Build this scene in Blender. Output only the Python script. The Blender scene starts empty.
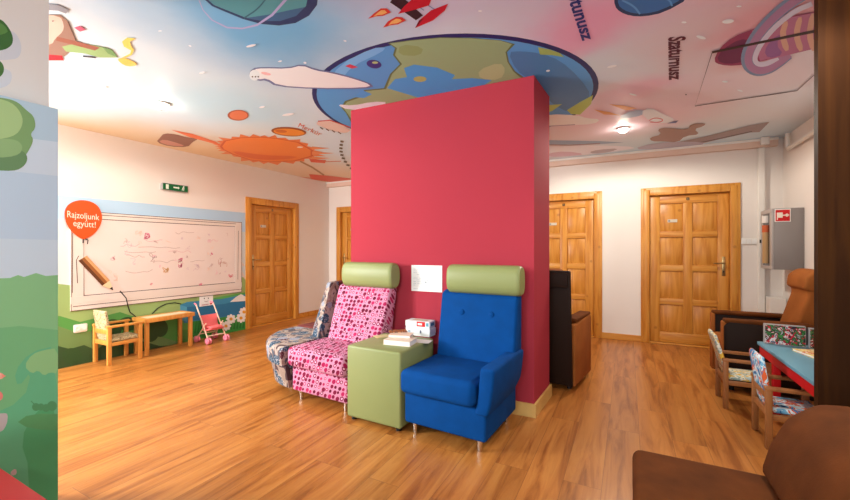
import bpy, bmesh, math, random
from mathutils import Vector, Matrix
random.seed(7)
SC = bpy.context.scene
COL = SC.collection
# ------------------------------------------------------------------ camera
F, CX, CY, H, CEIL = 390.0, 425.0, 248.0, 1.28, 2.59
cam = bpy.data.cameras.new('camera'); cam.sensor_width = 36; cam.lens = 36*F/850; cam.shift_y = -2/850
cam.clip_start = 0.05
co = bpy.data.objects.new('camera', cam); COL.objects.link(co)
co.location = (0, 0, H); co.rotation_euler = (math.pi/2, 0, math.atan2(.461, .887))   # the world's x axis runs along the back wall
SC.camera = co
# ------------------------------------------------------------------ room frame: a runs along the back wall, b out of it
U = Vector((.887, -.461)); V = Vector((.461, .887)); B0 = Vector((-1.935, 7.86))
U.normalize(); V.normalize()
ROT = math.atan2(U.y, U.x)
TW = Matrix.Rotation(-ROT, 4, 'Z')       # layout frame -> world
def R2(a, b): p = B0 + U*a + V*b; return (p.x, p.y)
def R3(a, b, z): p = B0 + U*a + V*b; return Vector((p.x, p.y, z))
# ------------------------------------------------------------------ world, lights, exposure
w = bpy.data.worlds.new('world'); SC.world = w; w.use_nodes = True
w.node_tree.nodes['Background'].inputs[0].default_value = (1, .97, .94, 1)
w.node_tree.nodes['Background'].inputs[1].default_value = 0.5
SC.view_settings.view_transform = 'Standard'; SC.view_settings.look = 'None'
SC.view_settings.exposure = 0.08; SC.view_settings.gamma = 1
def area(name, p, target, sx, sy, power, col):
    l = bpy.data.lights.new(name, 'AREA'); l.shape = 'RECTANGLE'; l.size = sx; l.size_y = sy; l.energy = power; l.color = col
    o = bpy.data.objects.new(name, l); COL.objects.link(o); o.location = TW @ Vector(p)
    d = TW @ (Vector(target) - Vector(p)); o.rotation_euler = d.to_track_quat('-Z', 'Y').to_euler(); return o
KEY = area('window_daylight', R3(.22, -6.6, 1.75), R3(3.6, -3.3, .45), .75, .9, 240, (.97, 1, .96))
FILL = area('rear_fill_light', R3(4.9, -8.35, 1.45), R3(4.4, -3.0, 2.5), 1.9, 1.2, 78, (.88, .98, 1))  # area light added behind the camera as fill
LAMP_W = 52; LAMP_C = (1, .95, .82)
# ------------------------------------------------------------------ colour helpers
def lin(c):
    return tuple((x/12.92 if x <= .04045 else ((x+.055)/1.055)**2.4) for x in [v/255 for v in c])
MATS = {}
def nt(m): return m.node_tree.nodes, m.node_tree.links
def mat(name, c, rough=.6, metal=0, spec=.5, bump=0, bscale=200, sheen=0, vary=0, vscale=8):
    if name in MATS: return MATS[name]
    m = bpy.data.materials.new(name); m.use_nodes = True; n, l = nt(m); b = n['Principled BSDF']
    b.inputs['Base Color'].default_value = (*lin(c), 1); b.inputs['Roughness'].default_value = rough
    b.inputs['Metallic'].default_value = metal; b.inputs['Specular IOR Level'].default_value = spec
    if sheen: b.inputs['Sheen Weight'].default_value = sheen; b.inputs['Sheen Roughness'].default_value = .4
    tc = n.new('ShaderNodeTexCoord')
    if vary:
        no = n.new('ShaderNodeTexNoise'); no.inputs['Scale'].default_value = vscale; no.inputs['Detail'].default_value = 5
        l.new(tc.outputs['Object'], no.inputs['Vector'])
        hs = n.new('ShaderNodeHueSaturation'); hs.inputs['Color'].default_value = (*lin(c), 1)
        mr = n.new('ShaderNodeMapRange'); mr.inputs[1].default_value = .3; mr.inputs[2].default_value = .7
        mr.inputs[3].default_value = 1-vary; mr.inputs[4].default_value = 1+vary
        l.new(no.outputs[0], mr.inputs[0]); l.new(mr.outputs[0], hs.inputs['Value']); l.new(hs.outputs[0], b.inputs['Base Color'])
    if bump:
        no = n.new('ShaderNodeTexNoise'); no.inputs['Scale'].default_value = bscale; no.inputs['Detail'].default_value = 3
        l.new(tc.outputs['Object'], no.inputs['Vector'])
        bp = n.new('ShaderNodeBump'); bp.inputs['Strength'].default_value = bump; bp.inputs['Distance'].default_value = .004
        l.new(no.outputs[0], bp.inputs['Height']); l.new(bp.outputs[0], b.inputs['Normal'])
    MATS[name] = m; return m
TINT = [None]
def ink(c, rough=.55):
    if TINT[0]: c = TINT[0](c)
    return mat('print_%02x%02x%02x' % tuple(int(max(0, min(255, x))) for x in c), c, rough, spec=.3)
def ramp(n, stops, const=True):
    r = n.new('ShaderNodeValToRGB'); r.color_ramp.interpolation = 'CONSTANT' if const else 'LINEAR'
    e = r.color_ramp.elements
    while len(e) > 1: e.remove(e[-1])
    e[0].position = stops[0][0]; e[0].color = (*lin(stops[0][1]), 1)
    for p, c in stops[1:]:
        k = e.new(p); k.color = (*lin(c), 1)
    return r
def mixc(n, l, fac, a, b):
    x = n.new('ShaderNodeMix'); x.data_type = 'RGBA'
    if isinstance(fac, float): x.inputs[0].default_value = fac
    else: l.new(fac, x.inputs[0])
    for s, i in ((a, 6), (b, 7)):
        if isinstance(s, tuple): x.inputs[i].default_value = (*lin(s), 1)
        else: l.new(s, x.inputs[i])
    return x.outputs[2]
def mth(n, l, op, a, b=None, clamp=False):
    x = n.new('ShaderNodeMath'); x.operation = op; x.use_clamp = clamp
    for i, s in enumerate((a, b)):
        if s is None: continue
        if isinstance(s, (int, float)): x.inputs[i].default_value = s
        else: l.new(s, x.inputs[i])
    return x.outputs[0]
# ------------------------------------------------------------------ special materials
def floor_mat():
    m = bpy.data.materials.new('laminate_floor'); m.use_nodes = True; n, l = nt(m); b = n['Principled BSDF']
    tc = n.new('ShaderNodeTexCoord'); mp = n.new('ShaderNodeMapping'); mp.inputs['Rotation'].default_value = (0, 0, -math.pi/2)
    mp.inputs['Location'].default_value = (.3, .07, 0)
    l.new(tc.outputs['Object'], mp.inputs['Vector'])
    br = n.new('ShaderNodeTexBrick'); br.inputs['Scale'].default_value = 1; br.inputs['Brick Width'].default_value = 1.28; br.inputs['Row Height'].default_value = .193
    br.inputs['Mortar Size'].default_value = .0012; br.inputs['Mortar Smooth'].default_value = .3; br.offset = .37; br.inputs['Bias'].default_value = 0
    br.inputs['Color1'].default_value = (.1, .1, .1, 1); br.inputs['Color2'].default_value = (.9, .9, .9, 1); br.inputs['Mortar'].default_value = (.5, .5, .5, 1)
    l.new(mp.outputs[0], br.inputs['Vector'])
    # grain, shifted plank by plank
    mp2 = n.new('ShaderNodeMapping'); mp2.inputs['Scale'].default_value = (1.1, 12, 1); l.new(mp.outputs[0], mp2.inputs['Vector'])
    va = n.new('ShaderNodeVectorMath'); va.operation = 'ADD'; l.new(mp2.outputs[0], va.inputs[0])
    sc = n.new('ShaderNodeVectorMath'); sc.operation = 'SCALE'; sc.inputs['Scale'].default_value = 13; l.new(br.outputs['Color'], sc.inputs[0]); l.new(sc.outputs[0], va.inputs[1])
    g = n.new('ShaderNodeTexNoise'); g.inputs['Scale'].default_value = 1.1; g.inputs['Detail'].default_value = 7; g.inputs['Roughness'].default_value = .62; g.inputs['Distortion'].default_value = .9
    l.new(va.outputs[0], g.inputs['Vector'])
    r = ramp(n, [(0, (112, 58, 20)), (.36, (146, 83, 32)), (.48, (176, 109, 49)), (.62, (190, 124, 60)), (1, (202, 140, 76))], False)
    l.new(g.outputs[0], r.inputs[0])
    hs = n.new('ShaderNodeHueSaturation'); l.new(r.outputs[0], hs.inputs['Color'])
    sp = n.new('ShaderNodeSeparateColor'); l.new(br.outputs['Color'], sp.inputs[0])
    mr = n.new('ShaderNodeMapRange'); mr.inputs[3].default_value = .88; mr.inputs[4].default_value = 1.1; l.new(sp.outputs[0], mr.inputs[0]); l.new(mr.outputs[0], hs.inputs['Value'])
    l.new(mixc(n, l, br.outputs['Fac'], hs.outputs[0], (120, 72, 36)), b.inputs['Base Color'])
    b.inputs['Roughness'].default_value = .3; b.inputs['Specular IOR Level'].default_value = .5
    bp = n.new('ShaderNodeBump'); bp.inputs['Strength'].default_value = .12; bp.inputs['Distance'].default_value = .002; l.new(g.outputs[0], bp.inputs['Height']); l.new(bp.outputs[0], b.inputs['Normal'])
    return m
def wood_mat(name, stops, axis=2, scale=1.6, rough=.4, knots=False, spec=.4):
    m = bpy.data.materials.new(name); m.use_nodes = True; n, l = nt(m); b = n['Principled BSDF']
    tc = n.new('ShaderNodeTexCoord'); mp = n.new('ShaderNodeMapping'); s = [14, 14, 14]; s[axis] = 1.1; mp.inputs['Scale'].default_value = s
    l.new(tc.outputs['Object'], mp.inputs['Vector'])
    g = n.new('ShaderNodeTexNoise'); g.inputs['Scale'].default_value = scale; g.inputs['Detail'].default_value = 6; g.inputs['Distortion'].default_value = .7
    l.new(mp.outputs[0], g.inputs['Vector']); r = ramp(n, stops, False); l.new(g.outputs[0], r.inputs[0]); out = r.outputs[0]
    if knots:
        vo = n.new('ShaderNodeTexVoronoi'); vo.inputs['Scale'].default_value = 4.2; l.new(tc.outputs['Object'], vo.inputs['Vector'])
        mr = n.new('ShaderNodeMapRange'); mr.inputs[1].default_value = .05; mr.inputs[2].default_value = .11; mr.inputs[3].default_value = .55; mr.inputs[4].default_value = 0
        l.new(vo.outputs['Distance'], mr.inputs[0]); out = mixc(n, l, mr.outputs[0], out, (150, 84, 30))
    l.new(out, b.inputs['Base Color']); b.inputs['Roughness'].default_value = rough; b.inputs['Specular IOR Level'].default_value = spec
    return m
def dots_mat():
    m = bpy.data.materials.new('pink_dot_fabric'); m.use_nodes = True; n, l = nt(m); b = n['Principled BSDF']
    tc = n.new('ShaderNodeTexCoord'); sx = n.new('ShaderNodeSeparateXYZ'); l.new(tc.outputs['Object'], sx.inputs[0]); cb = n.new('ShaderNodeCombineXYZ')
    l.new(mth(n, l, 'ADD', sx.outputs[0], mth(n, l, 'MULTIPLY', mth(n, l, 'SUBTRACT', sx.outputs[1], sx.outputs[2]), .35)), cb.inputs[0]); l.new(mth(n, l, 'ADD', sx.outputs[1], sx.outputs[2]), cb.inputs[1])
    vo = n.new('ShaderNodeTexVoronoi'); vo.voronoi_dimensions = '2D'; vo.inputs['Scale'].default_value = 24; vo.inputs['Randomness'].default_value = .34
    l.new(cb.outputs[0], vo.inputs['Vector'])
    sp = n.new('ShaderNodeSeparateColor'); l.new(vo.outputs['Color'], sp.inputs[0])
    rad = n.new('ShaderNodeMapRange'); rad.inputs[3].default_value = .28; rad.inputs[4].default_value = .48; l.new(sp.outputs[0], rad.inputs[0])
    ins = mth(n, l, 'LESS_THAN', vo.outputs['Distance'], rad.outputs[0])
    inner = mth(n, l, 'LESS_THAN', vo.outputs['Distance'], mth(n, l, 'MULTIPLY', rad.outputs[0], .5))
    ring = mth(n, l, 'MULTIPLY', inner, mth(n, l, 'GREATER_THAN', sp.outputs[1], .66))
    dark = ramp(n, [(0, (120, 16, 56)), (.4, (160, 22, 76)), (.65, (98, 14, 46)), (.85, (178, 34, 88))]); l.new(sp.outputs[2], dark.inputs[0])
    no = n.new('ShaderNodeTexNoise'); no.inputs['Scale'].default_value = 70; l.new(tc.outputs['Object'], no.inputs['Vector'])
    base = mixc(n, l, no.outputs[0], (190, 118, 150), (210, 146, 174))
    c = mixc(n, l, ins, base, dark.outputs[0]); c = mixc(n, l, ring, c, (232, 170, 196))
    l.new(c, b.inputs['Base Color']); b.inputs['Roughness'].default_value = .85; b.inputs['Specular IOR Level'].default_value = .2
    return m
def floral_mat():
    m = bpy.data.materials.new('floral_patchwork_fabric'); m.use_nodes = True; n, l = nt(m); b = n['Principled BSDF']
    tc = n.new('ShaderNodeTexCoord'); no = n.new('ShaderNodeTexNoise'); no.inputs['Scale'].default_value = 9; no.inputs['Detail'].default_value = 2; no.inputs['Distortion'].default_value = 1
    l.new(tc.outputs['Object'], no.inputs['Vector'])
    r = ramp(n, [(0, (77, 58, 63)), (.36, (147, 126, 115)), (.46, (164, 149, 141)), (.54, (100, 80, 82)), (.6, (70, 85, 100)), (.68, (139, 144, 157))]); l.new(no.outputs[0], r.inputs[0])
    vo = n.new('ShaderNodeTexVoronoi'); vo.inputs['Scale'].default_value = 8.5; l.new(tc.outputs['Object'], vo.inputs['Vector'])
    v2 = n.new('ShaderNodeTexVoronoi'); v2.inputs['Scale'].default_value = 62; l.new(tc.outputs['Object'], v2.inputs['Vector'])
    sp = n.new('ShaderNodeSeparateColor'); l.new(vo.outputs['Color'], sp.inputs[0])
    fl = ramp(n, [(0, (48, 73, 94)), (.35, (134, 139, 154)), (.6, (70, 87, 104)), (.8, (87, 48, 55))]); l.new(sp.outputs[0], fl.inputs[0])
    pet = mixc(n, l, mth(n, l, 'LESS_THAN', v2.outputs['Distance'], .36), fl.outputs[0], (156, 154, 162))
    ins = mth(n, l, 'LESS_THAN', vo.outputs['Distance'], .42)
    l.new(mixc(n, l, ins, r.outputs[0], pet), b.inputs['Base Color']); b.inputs['Roughness'].default_value = .85; b.inputs['Specular IOR Level'].default_value = .2
    return m
def print_mat(name, cols, scale, rough=.7):
    m = bpy.data.materials.new(name); m.use_nodes = True; n, l = nt(m); b = n['Principled BSDF']
    tc = n.new('ShaderNodeTexCoord'); no = n.new('ShaderNodeTexNoise'); no.inputs['Scale'].default_value = scale; no.inputs['Detail'].default_value = 2; no.inputs['Distortion'].default_value = 1.2
    l.new(tc.outputs['Object'], no.inputs['Vector']); k = len(cols)
    r = ramp(n, [(0 if i == 0 else .3+.4*i/k, c) for i, c in enumerate(cols)]); l.new(no.outputs[0], r.inputs[0])
    l.new(r.outputs[0], b.inputs['Base Color']); b.inputs['Roughness'].default_value = rough; b.inputs['Specular IOR Level'].default_value = .3
    return m
def ceil_xy(px, py):
    d = F*(CEIL-H)/(CY-py); return ((px-CX)/F*d, d)
def ceiling_mat():
    # sky print: soft clouds of colour laid on the ceiling (positions in metres)
    m = bpy.data.materials.new('ceiling_sky_print'); m.use_nodes = True; n, l = nt(m); b = n['Principled BSDF']
    tc = n.new('ShaderNodeTexCoord'); no = n.new('ShaderNodeTexNoise'); no.inputs['Scale'].default_value = 1.6; no.inputs['Detail'].default_value = 4
    l.new(tc.outputs['Object'], no.inputs['Vector'])
    off = n.new('ShaderNodeVectorMath'); off.operation = 'MULTIPLY_ADD'; off.inputs[1].default_value = (.55, .55, 0); l.new(no.outputs['Color'], off.inputs[0]); l.new(tc.outputs['Object'], off.inputs[2])
    lf = lambda c: tuple(int(min(255, v*.84+255*.16+d)) for v, d in zip(c, (-5, 12, 20)))
    c = lf((206, 210, 220))
    blobs = [(-4.1, 4.6, 2.0, (206, 150, 92), .95), (-3.0, 5.6, 1.9, (222, 160, 100), .95), (-1.8, 7.2, 2.2, (232, 176, 128), .95), (-2.6, 3.0, 1.3, (200, 204, 212), .9), (-1.7, 3.6, 1.0, (170, 200, 216), .8),
             (-.95, 2.35, 1.0, (84, 150, 200), .95), (-.4, 2.0, .6, (128, 170, 210), .7), (.1, 1.75, .85, (204, 182, 214), .95), (-1.2, 1.6, .7, (120, 176, 204), .7), (.9, 2.1, .8, (214, 172, 200), .9), (1.0, 2.25, .45, (232, 120, 158), .75),
             (1.9, 2.3, .9, (224, 168, 172), .9), (1.6, 1.75, .7, (222, 134, 150), .8), (2.1, 1.7, .5, (226, 112, 120), .8), (2.6, 3.2, 1.5, (234, 196, 198), .95), (1.9, 3.9, 1.3, (240, 190, 204), .95), (2.0, 2.25, .38, (230, 130, 140), .8),
             (1.2, 5.2, 1.5, (238, 200, 206), .95), (3.4, 3.6, 1.0, (232, 218, 220), .95), (2.25, 2.75, .3, (226, 134, 130), .6), (-1.9, 4.6, .8, (212, 196, 180), .5), (1.75, 3.2, .35, (240, 150, 176), .6)]
    for (x, y, r, colr, s) in blobs:
        dv = n.new('ShaderNodeVectorMath'); dv.operation = 'DISTANCE'; l.new(off.outputs[0], dv.inputs[0]); dv.inputs[1].default_value = TW @ Vector((x, y, CEIL))+Vector((.27, .27, 0))
        mr = n.new('ShaderNodeMapRange'); mr.interpolation_type = 'SMOOTHSTEP'; mr.inputs[1].default_value = r*.15; mr.inputs[2].default_value = r; mr.inputs[3].default_value = s; mr.inputs[4].default_value = 0
        l.new(dv.outputs['Value'], mr.inputs[0]); c = mixc(n, l, mr.outputs[0], c, lf(colr))
    l.new(c, b.inputs['Base Color']); b.inputs['Roughness'].default_value = .5; b.inputs['Specular IOR Level'].default_value = .25
    return m
PINE = [(0, (156, 86, 24)), (.4, (192, 122, 42)), (.55, (208, 142, 58)), (1, (222, 164, 84))]
M = dict(
    floor=floor_mat(), ceiling=ceiling_mat(), pine=wood_mat('pine_wood', PINE, 2, 1.5, .38, True), pine_x=wood_mat('pine_board', PINE, 0, 1.5, .4, True),
    beech=wood_mat('beech_wood', [(0, (182, 112, 44)), (.5, (212, 144, 66)), (1, (226, 168, 92))], 2, 2, .45),
    beech_dark=wood_mat('stained_beech_wood', [(0, (120, 70, 34)), (.5, (150, 94, 50)), (1, (170, 112, 64))], 2, 2, .45),
    jamb=wood_mat('dark_veneer', [(0, (34, 16, 5)), (.45, (50, 26, 8)), (1, (78, 45, 15))], 2, 1.3, .6, spec=.08),
    dots=dots_mat(), floral=floral_mat(),
    wall=mat('white_wall_paint', (232, 224, 218), .8, spec=.2, bump=.05, bscale=120), red=mat('crimson_wall_paint', (168, 54, 68), .85, spec=.12, bump=.08, bscale=160),
    blue=mat('blue_velour', (0, 63, 128), .85, spec=.12, bump=.12, bscale=260, sheen=0, vary=.1, vscale=9), green=mat('sage_leatherette', (134, 141, 88), .45, spec=.4, bump=.06, bscale=220),
    maroon=mat('maroon_fabric', (112, 56, 54), .85, spec=.2, bump=.1), brown=mat('brown_suede', (96, 50, 17), .85, spec=.15, bump=.1, bscale=150, vary=.25, vscale=7),
    tan=mat('tan_suede', (152, 88, 40), .85, spec=.15, bump=.1, bscale=150, vary=.12, vscale=6), darkside=mat('dark_brown_leatherette', (36, 21, 14), .6, spec=.15, bump=.05),
    chrome=mat('chrome', (210, 205, 200), .2, 1), black=mat('black_plastic', (20, 18, 18), .5), white=mat('white_plastic', (232, 228, 222), .4), steel=mat('grey_painted_steel', (142, 136, 134), .45),
    brass=mat('brushed_brass', (190, 160, 110), .3, 1), paper=mat('white_paper', (236, 236, 234), .8), board=mat('whiteboard_surface', (226, 212, 204), .3), seam=mat('dark_seam', (30, 26, 30), .9),
    tablered=mat('red_lacquer', (186, 12, 20), .55, spec=.25), tableblue=mat('blue_laminate', (96, 150, 172), .4), glass=mat('smoked_glass', (40, 40, 44), .1, spec=.6),
    pinkplastic=mat('pink_plastic', (236, 130, 150), .4), pinkcloth=mat('coral_pink_cloth', (236, 110, 112), .85), cream=mat('cream_tube', (238, 200, 176), .4),
    chairfab=print_mat('beige_speckled_fabric', [(120, 104, 76), (176, 160, 120), (206, 190, 150), (150, 138, 100)], 45, .9),
    kidfab=print_mat('pale_printed_fabric', [(210, 210, 196), (150, 170, 160), (226, 222, 204), (220, 180, 70), (170, 190, 190)], 14, .85),
    kidfab2=print_mat('blue_printed_fabric', [(40, 90, 150), (110, 170, 206), (204, 220, 226), (214, 96, 50), (60, 120, 170)], 13, .85),
    comic=print_mat('colourful_box_print', [(150, 150, 150), (30, 40, 34), (50, 120, 50), (30, 30, 40), (176, 24, 44), (190, 190, 190), (50, 54, 84)], 26, .5),
    comic2=print_mat('green_box_print', [(170, 168, 164), (34, 42, 30), (70, 104, 50), (30, 30, 26), (160, 50, 42), (180, 174, 166)], 28, .5),
    bookcov=print_mat('yellow_book_print', [(236, 222, 190), (236, 196, 90), (224, 206, 160), (214, 110, 60), (244, 236, 216)], 16, .5),
)
# ------------------------------------------------------------------ mesh helpers
class MB:
    def __init__(s): s.bm = bmesh.new(); s.m = []
    def mi(s, m):
        if m not in s.m: s.m.append(m)
        return s.m.index(m)
    def face(s, pts, m):
        vs = [s.bm.verts.new(p) for p in pts]; f = s.bm.faces.new(vs); f.material_index = s.mi(m); return f
    def box(s, x0, x1, y0, y1, z0, z1, m, bev=0, seg=2, mtx=None):
        t = bmesh.new(); bmesh.ops.create_cube(t, size=1)
        for v in t.verts: v.co = Vector(((x0+x1)/2+v.co.x*(x1-x0), (y0+y1)/2+v.co.y*(y1-y0), (z0+z1)/2+v.co.z*(z1-z0)))
        if bev: bmesh.ops.bevel(t, geom=list(t.edges), offset=bev, segments=seg, profile=.5, affect='EDGES')
        s.merge(t, m, mtx); return s
    def merge(s, t, m, mtx=None):
        if mtx is not None: t.transform(mtx)
        k = s.mi(m); d = {}
        for v in t.verts: d[v] = s.bm.verts.new(v.co)
        for f in t.faces:
            nf = s.bm.faces.new([d[v] for v in f.verts]); nf.material_index = k
        t.free()
    def tube(s, pts, r, m, seg=8, cap=True):
        pts = [Vector(p) for p in pts]; rings = []; k = s.mi(m); up = None
        for i, p in enumerate(pts):
            d = (pts[min(i+1, len(pts)-1)]-pts[max(i-1, 0)]).normalized()
            if up is None:
                up = Vector((0, 0, 1)) if abs(d.z) < .9 else Vector((1, 0, 0))
            x = d.cross(up).normalized(); y = x.cross(d); up = y
            rr = r[i] if isinstance(r, (list, tuple)) else r
            rings.append([s.bm.verts.new(p+(x*math.cos(a)+y*math.sin(a))*rr) for a in [2*math.pi*j/seg for j in range(seg)]])
        s.skin(rings, k, cap)
        return s
    def skin(s, rings, k, cap=True, closed=True):
        n = len(rings[0])
        for a, b in zip(rings, rings[1:]):
            for j in range(n if closed else n-1):
                f = s.bm.faces.new((a[j], a[(j+1) % n], b[(j+1) % n], b[j])); f.material_index = k
        if cap:
            for rg in (list(reversed(rings[0])), rings[-1]):
                f = s.bm.faces.new(rg); f.material_index = k
    def loft(s, rings, m, cap=True):
        s.skin([[s.bm.verts.new(p) for p in r] for r in rings], s.mi(m), cap); return s
    def prism(s, prof, axis, t0, t1, m, bev=0, seg=2):
        # profile in the two other axes, swept along axis
        t = bmesh.new()
        def P(a, b, c): return ((c, a, b), (a, c, b), (a, b, c))[axis]
        A = [t.verts.new(P(a, b, t0)) for a, b in prof]; B = [t.verts.new(P(a, b, t1)) for a, b in prof]; n = len(prof)
        t.faces.new(A); t.faces.new(list(reversed(B)))
        for j in range(n): t.faces.new((A[j], B[j], B[(j+1) % n], A[(j+1) % n]))
        bmesh.ops.recalc_face_normals(t, faces=list(t.faces))
        if bev: bmesh.ops.bevel(t, geom=list(t.edges), offset=bev, segments=seg, profile=.5, affect='EDGES')
        s.merge(t, m); return s
    def lathe(s, prof, m, seg=24, org=(0, 0, 0), cap=True):
        s.loft([[(org[0]+r*math.cos(2*math.pi*j/seg), org[1]+r*math.sin(2*math.pi*j/seg), org[2]+z) for j in range(seg)] for r, z in prof], m, cap); return s
    def build(s, name, parent=None, smooth=True, fix=True, loc=None, rotz=None):
        if fix: bmesh.ops.recalc_face_normals(s.bm, faces=list(s.bm.faces))
        me = bpy.data.meshes.new(name); s.bm.to_mesh(me); s.bm.free()
        for m in s.m: me.materials.append(m)
        if smooth:
            me.polygons.foreach_set('use_smooth', [True]*len(me.polygons))
            try: me.set_sharp_from_angle(angle=math.radians(38))
            except Exception: pass
        o = bpy.data.objects.new(name, me); COL.objects.link(o)
        if parent: o.parent = parent
        if loc is not None: o.location = loc
        if rotz is not None: o.rotation_euler = (0, 0, rotz)
        return o
def tag(o, label, cat, group=None, kind=None):
    o['label'] = label; o['category'] = cat
    if group: o['group'] = group
    if kind: o['kind'] = kind
    return o
def struct(o, label=None):
    o['kind'] = 'structure'
    if label: o['label'] = label
    return o
def thing(name, label, cat, loc, rotz=0, group=None):
    o = bpy.data.objects.new(name, None); o.empty_display_size = .1; COL.objects.link(o); o.location = loc; o.rotation_euler = (0, 0, rotz)
    return tag(o, label, cat, group)
def sempty(name, loc, rotz):
    o = bpy.data.objects.new(name, None); COL.objects.link(o); o.location = loc; o.rotation_euler = (0, 0, rotz); o['kind'] = 'structure'; return o
def dup(root, label, loc, rotz, group=None):
    r = root.copy(); COL.objects.link(r); r.location = loc; r.rotation_euler = (0, 0, rotz); r['label'] = label
    if group: r['group'] = group
    for ch in list(root.children):
        c = ch.copy(); COL.objects.link(c); c.parent = r
        for g in ch.children:
            d = g.copy(); COL.objects.link(d); d.parent = c
    return r
def smoothpoly(pts, it=2):
    for _ in range(it):
        q = []
        for a, b in zip(pts, pts[1:]+pts[:1]):
            q += [(a[0]*.75+b[0]*.25, a[1]*.75+b[1]*.25), (a[0]*.25+b[0]*.75, a[1]*.25+b[1]*.75)]
        pts = q
    return pts
class Print:
    """flat printed artwork lying on a plane: shapes become faces of one mesh"""
    def __init__(s, mb, fn, up): s.mb = mb; s.fn = fn; s.k = 1; s.up = up
    def lay(s): s.k += 1; return s.k*.00004
    def poly(s, pts, c, smooth=0):
        if smooth: pts = smoothpoly(list(pts), smooth)
        h = s.lay(); q = [s.fn(x, y, h) for x, y in pts]
        nrm = Vector((0, 0, 0))
        for a, b in zip(q, q[1:]+q[:1]): nrm += a.cross(b)
        if nrm.dot(s.up) < 0: q.reverse()
        s.mb.face(q, c if not isinstance(c, tuple) else ink(c))
    def ell(s, x, y, rx, ry, c, rot=0, n=28):
        ca, sa = math.cos(math.radians(rot)), math.sin(math.radians(rot))
        s.poly([(x+rx*math.cos(t)*ca-ry*math.sin(t)*sa, y+rx*math.cos(t)*sa+ry*math.sin(t)*ca) for t in [2*math.pi*i/n for i in range(n)]], c)
    def line(s, pts, w, c, smooth=False):
        if smooth:
            for _ in range(2):
                q = [pts[0]]
                for a, b in zip(pts, pts[1:]): q += [(a[0]*.75+b[0]*.25, a[1]*.75+b[1]*.25), (a[0]*.25+b[0]*.75, a[1]*.25+b[1]*.75)]
                pts = q+[pts[-1]]
        L, Rr = [], []
        for i, p in enumerate(pts):
            a, b = pts[max(0, i-1)], pts[min(len(pts)-1, i+1)]; dx, dy = b[0]-a[0], b[1]-a[1]; d = math.hypot(dx, dy) or 1
            ww = (w[i] if isinstance(w, list) else w)/2
            L.append((p[0]-dy/d*ww, p[1]+dx/d*ww)); Rr.append((p[0]+dy/d*ww, p[1]-dx/d*ww))
        h = s.lay(); m = c if not isinstance(c, tuple) else ink(c)
        for i in range(len(pts)-1):
            q = [s.fn(*L[i], h), s.fn(*L[i+1], h), s.fn(*Rr[i+1], h), s.fn(*Rr[i], h)]
            if (q[1]-q[0]).cross(q[3]-q[0]).dot(s.up) < 0: q.reverse()
            s.mb.face(q, m)
    def text(s, txt, bs, be, ts, te, c, bold=0):
        cu = bpy.data.curves.new('t', 'FONT'); cu.body = txt; cu.offset = bold; cu.resolution_u = 3
        ob = bpy.data.objects.new('t', cu); COL.objects.link(ob); bpy.context.view_layer.update()
        me = bpy.data.meshes.new_from_object(ob); h = s.lay()
        xs = [v.co.x for v in me.vertices]; ys = [v.co.y for v in me.vertices]; x0, x1 = min(xs), max(xs); y0, y1 = min(0, min(ys)) if False else 0, .72
        def T(v):
            a = (v.x-x0)/(x1-x0); b = (v.y-y0)/(y1-y0)
            return ((bs[0]*(1-a)+be[0]*a)*(1-b)+(ts[0]*(1-a)+te[0]*a)*b, (bs[1]*(1-a)+be[1]*a)*(1-b)+(ts[1]*(1-a)+te[1]*a)*b)
        for p in me.polygons:
            q = [s.fn(*T(me.vertices[i].co), h) for i in p.vertices]
            if len(q) >= 3:
                if (q[1]-q[0]).cross(q[2]-q[0]).dot(s.up) < 0: q.reverse()
                s.mb.face(q, ink(c))
        bpy.data.objects.remove(ob); bpy.data.curves.remove(cu); bpy.data.meshes.remove(me)
# ================================================================== SETTING
AR, BN, TH = 6.98, -8.6, .18
# floor
mb = MB(); q = [R3(-.3, BN-.3, 0), R3(AR+.3, BN-.3, 0), R3(AR+.3, .3, 0), R3(-.3, .3, 0)]
mb.face(q, M['floor']); mb.face([p-Vector((0, 0, .08)) for p in reversed(q)], M['floor'])
struct(mb.build('floor', smooth=False, fix=False), 'glossy orange-brown laminate plank floor')
# walls: built in the room frame, each with its own openings
def wall(name, axis, at, out, t0, t1, openings, label, z1=CEIL, extra=None):
    m = MB()
    lo, hi = (at, at+TH) if out > 0 else (at-TH, at)
    def seg(a, b, za, zb):
        if b-a < 1e-4: return
        if axis == 'a': m.box(a, b, lo, hi, za, zb, M['wall'])
        else: m.box(lo, hi, a, b, za, zb, M['wall'])
    cur = t0
    for (a, b, za, zb) in sorted(openings):
        seg(cur, a, 0, z1); seg(a, b, zb, z1)
        if za > 0: seg(a, b, 0, za)
        cur = b
    seg(cur, t1, 0, z1)
    if extra: extra(m)
    o = m.build(name, smooth=False, loc=(B0.x, B0.y, 0), rotz=ROT); return struct(o, label)
DW, DH = .96, 2.06
LD = (-1.91, -.86)        # left wall door, b range
MD = (4.0, 4.99); RD = (5.53, 6.55); TD = (.235, 1.22)
WINL = (-7.2, -6.0, .95, 2.15); WINN = (3.9, 5.9, .9, 2.2)
def lwp(px, py, off=0):   # a point of the left wall seen at a pixel, in world space, lifted off by off
    k = (px-CX)/F; n = U; c = B0 + U*off
    t = n.dot(c)/n.dot(Vector((k, 1))); return Vector((k*t, t, H-(py-CY)*t/F))
RI = Matrix.Rotation(-ROT, 4, 'Z')
def to_room(p): return RI @ (Vector(p)-Vector((B0.x, B0.y, 0)))
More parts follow.
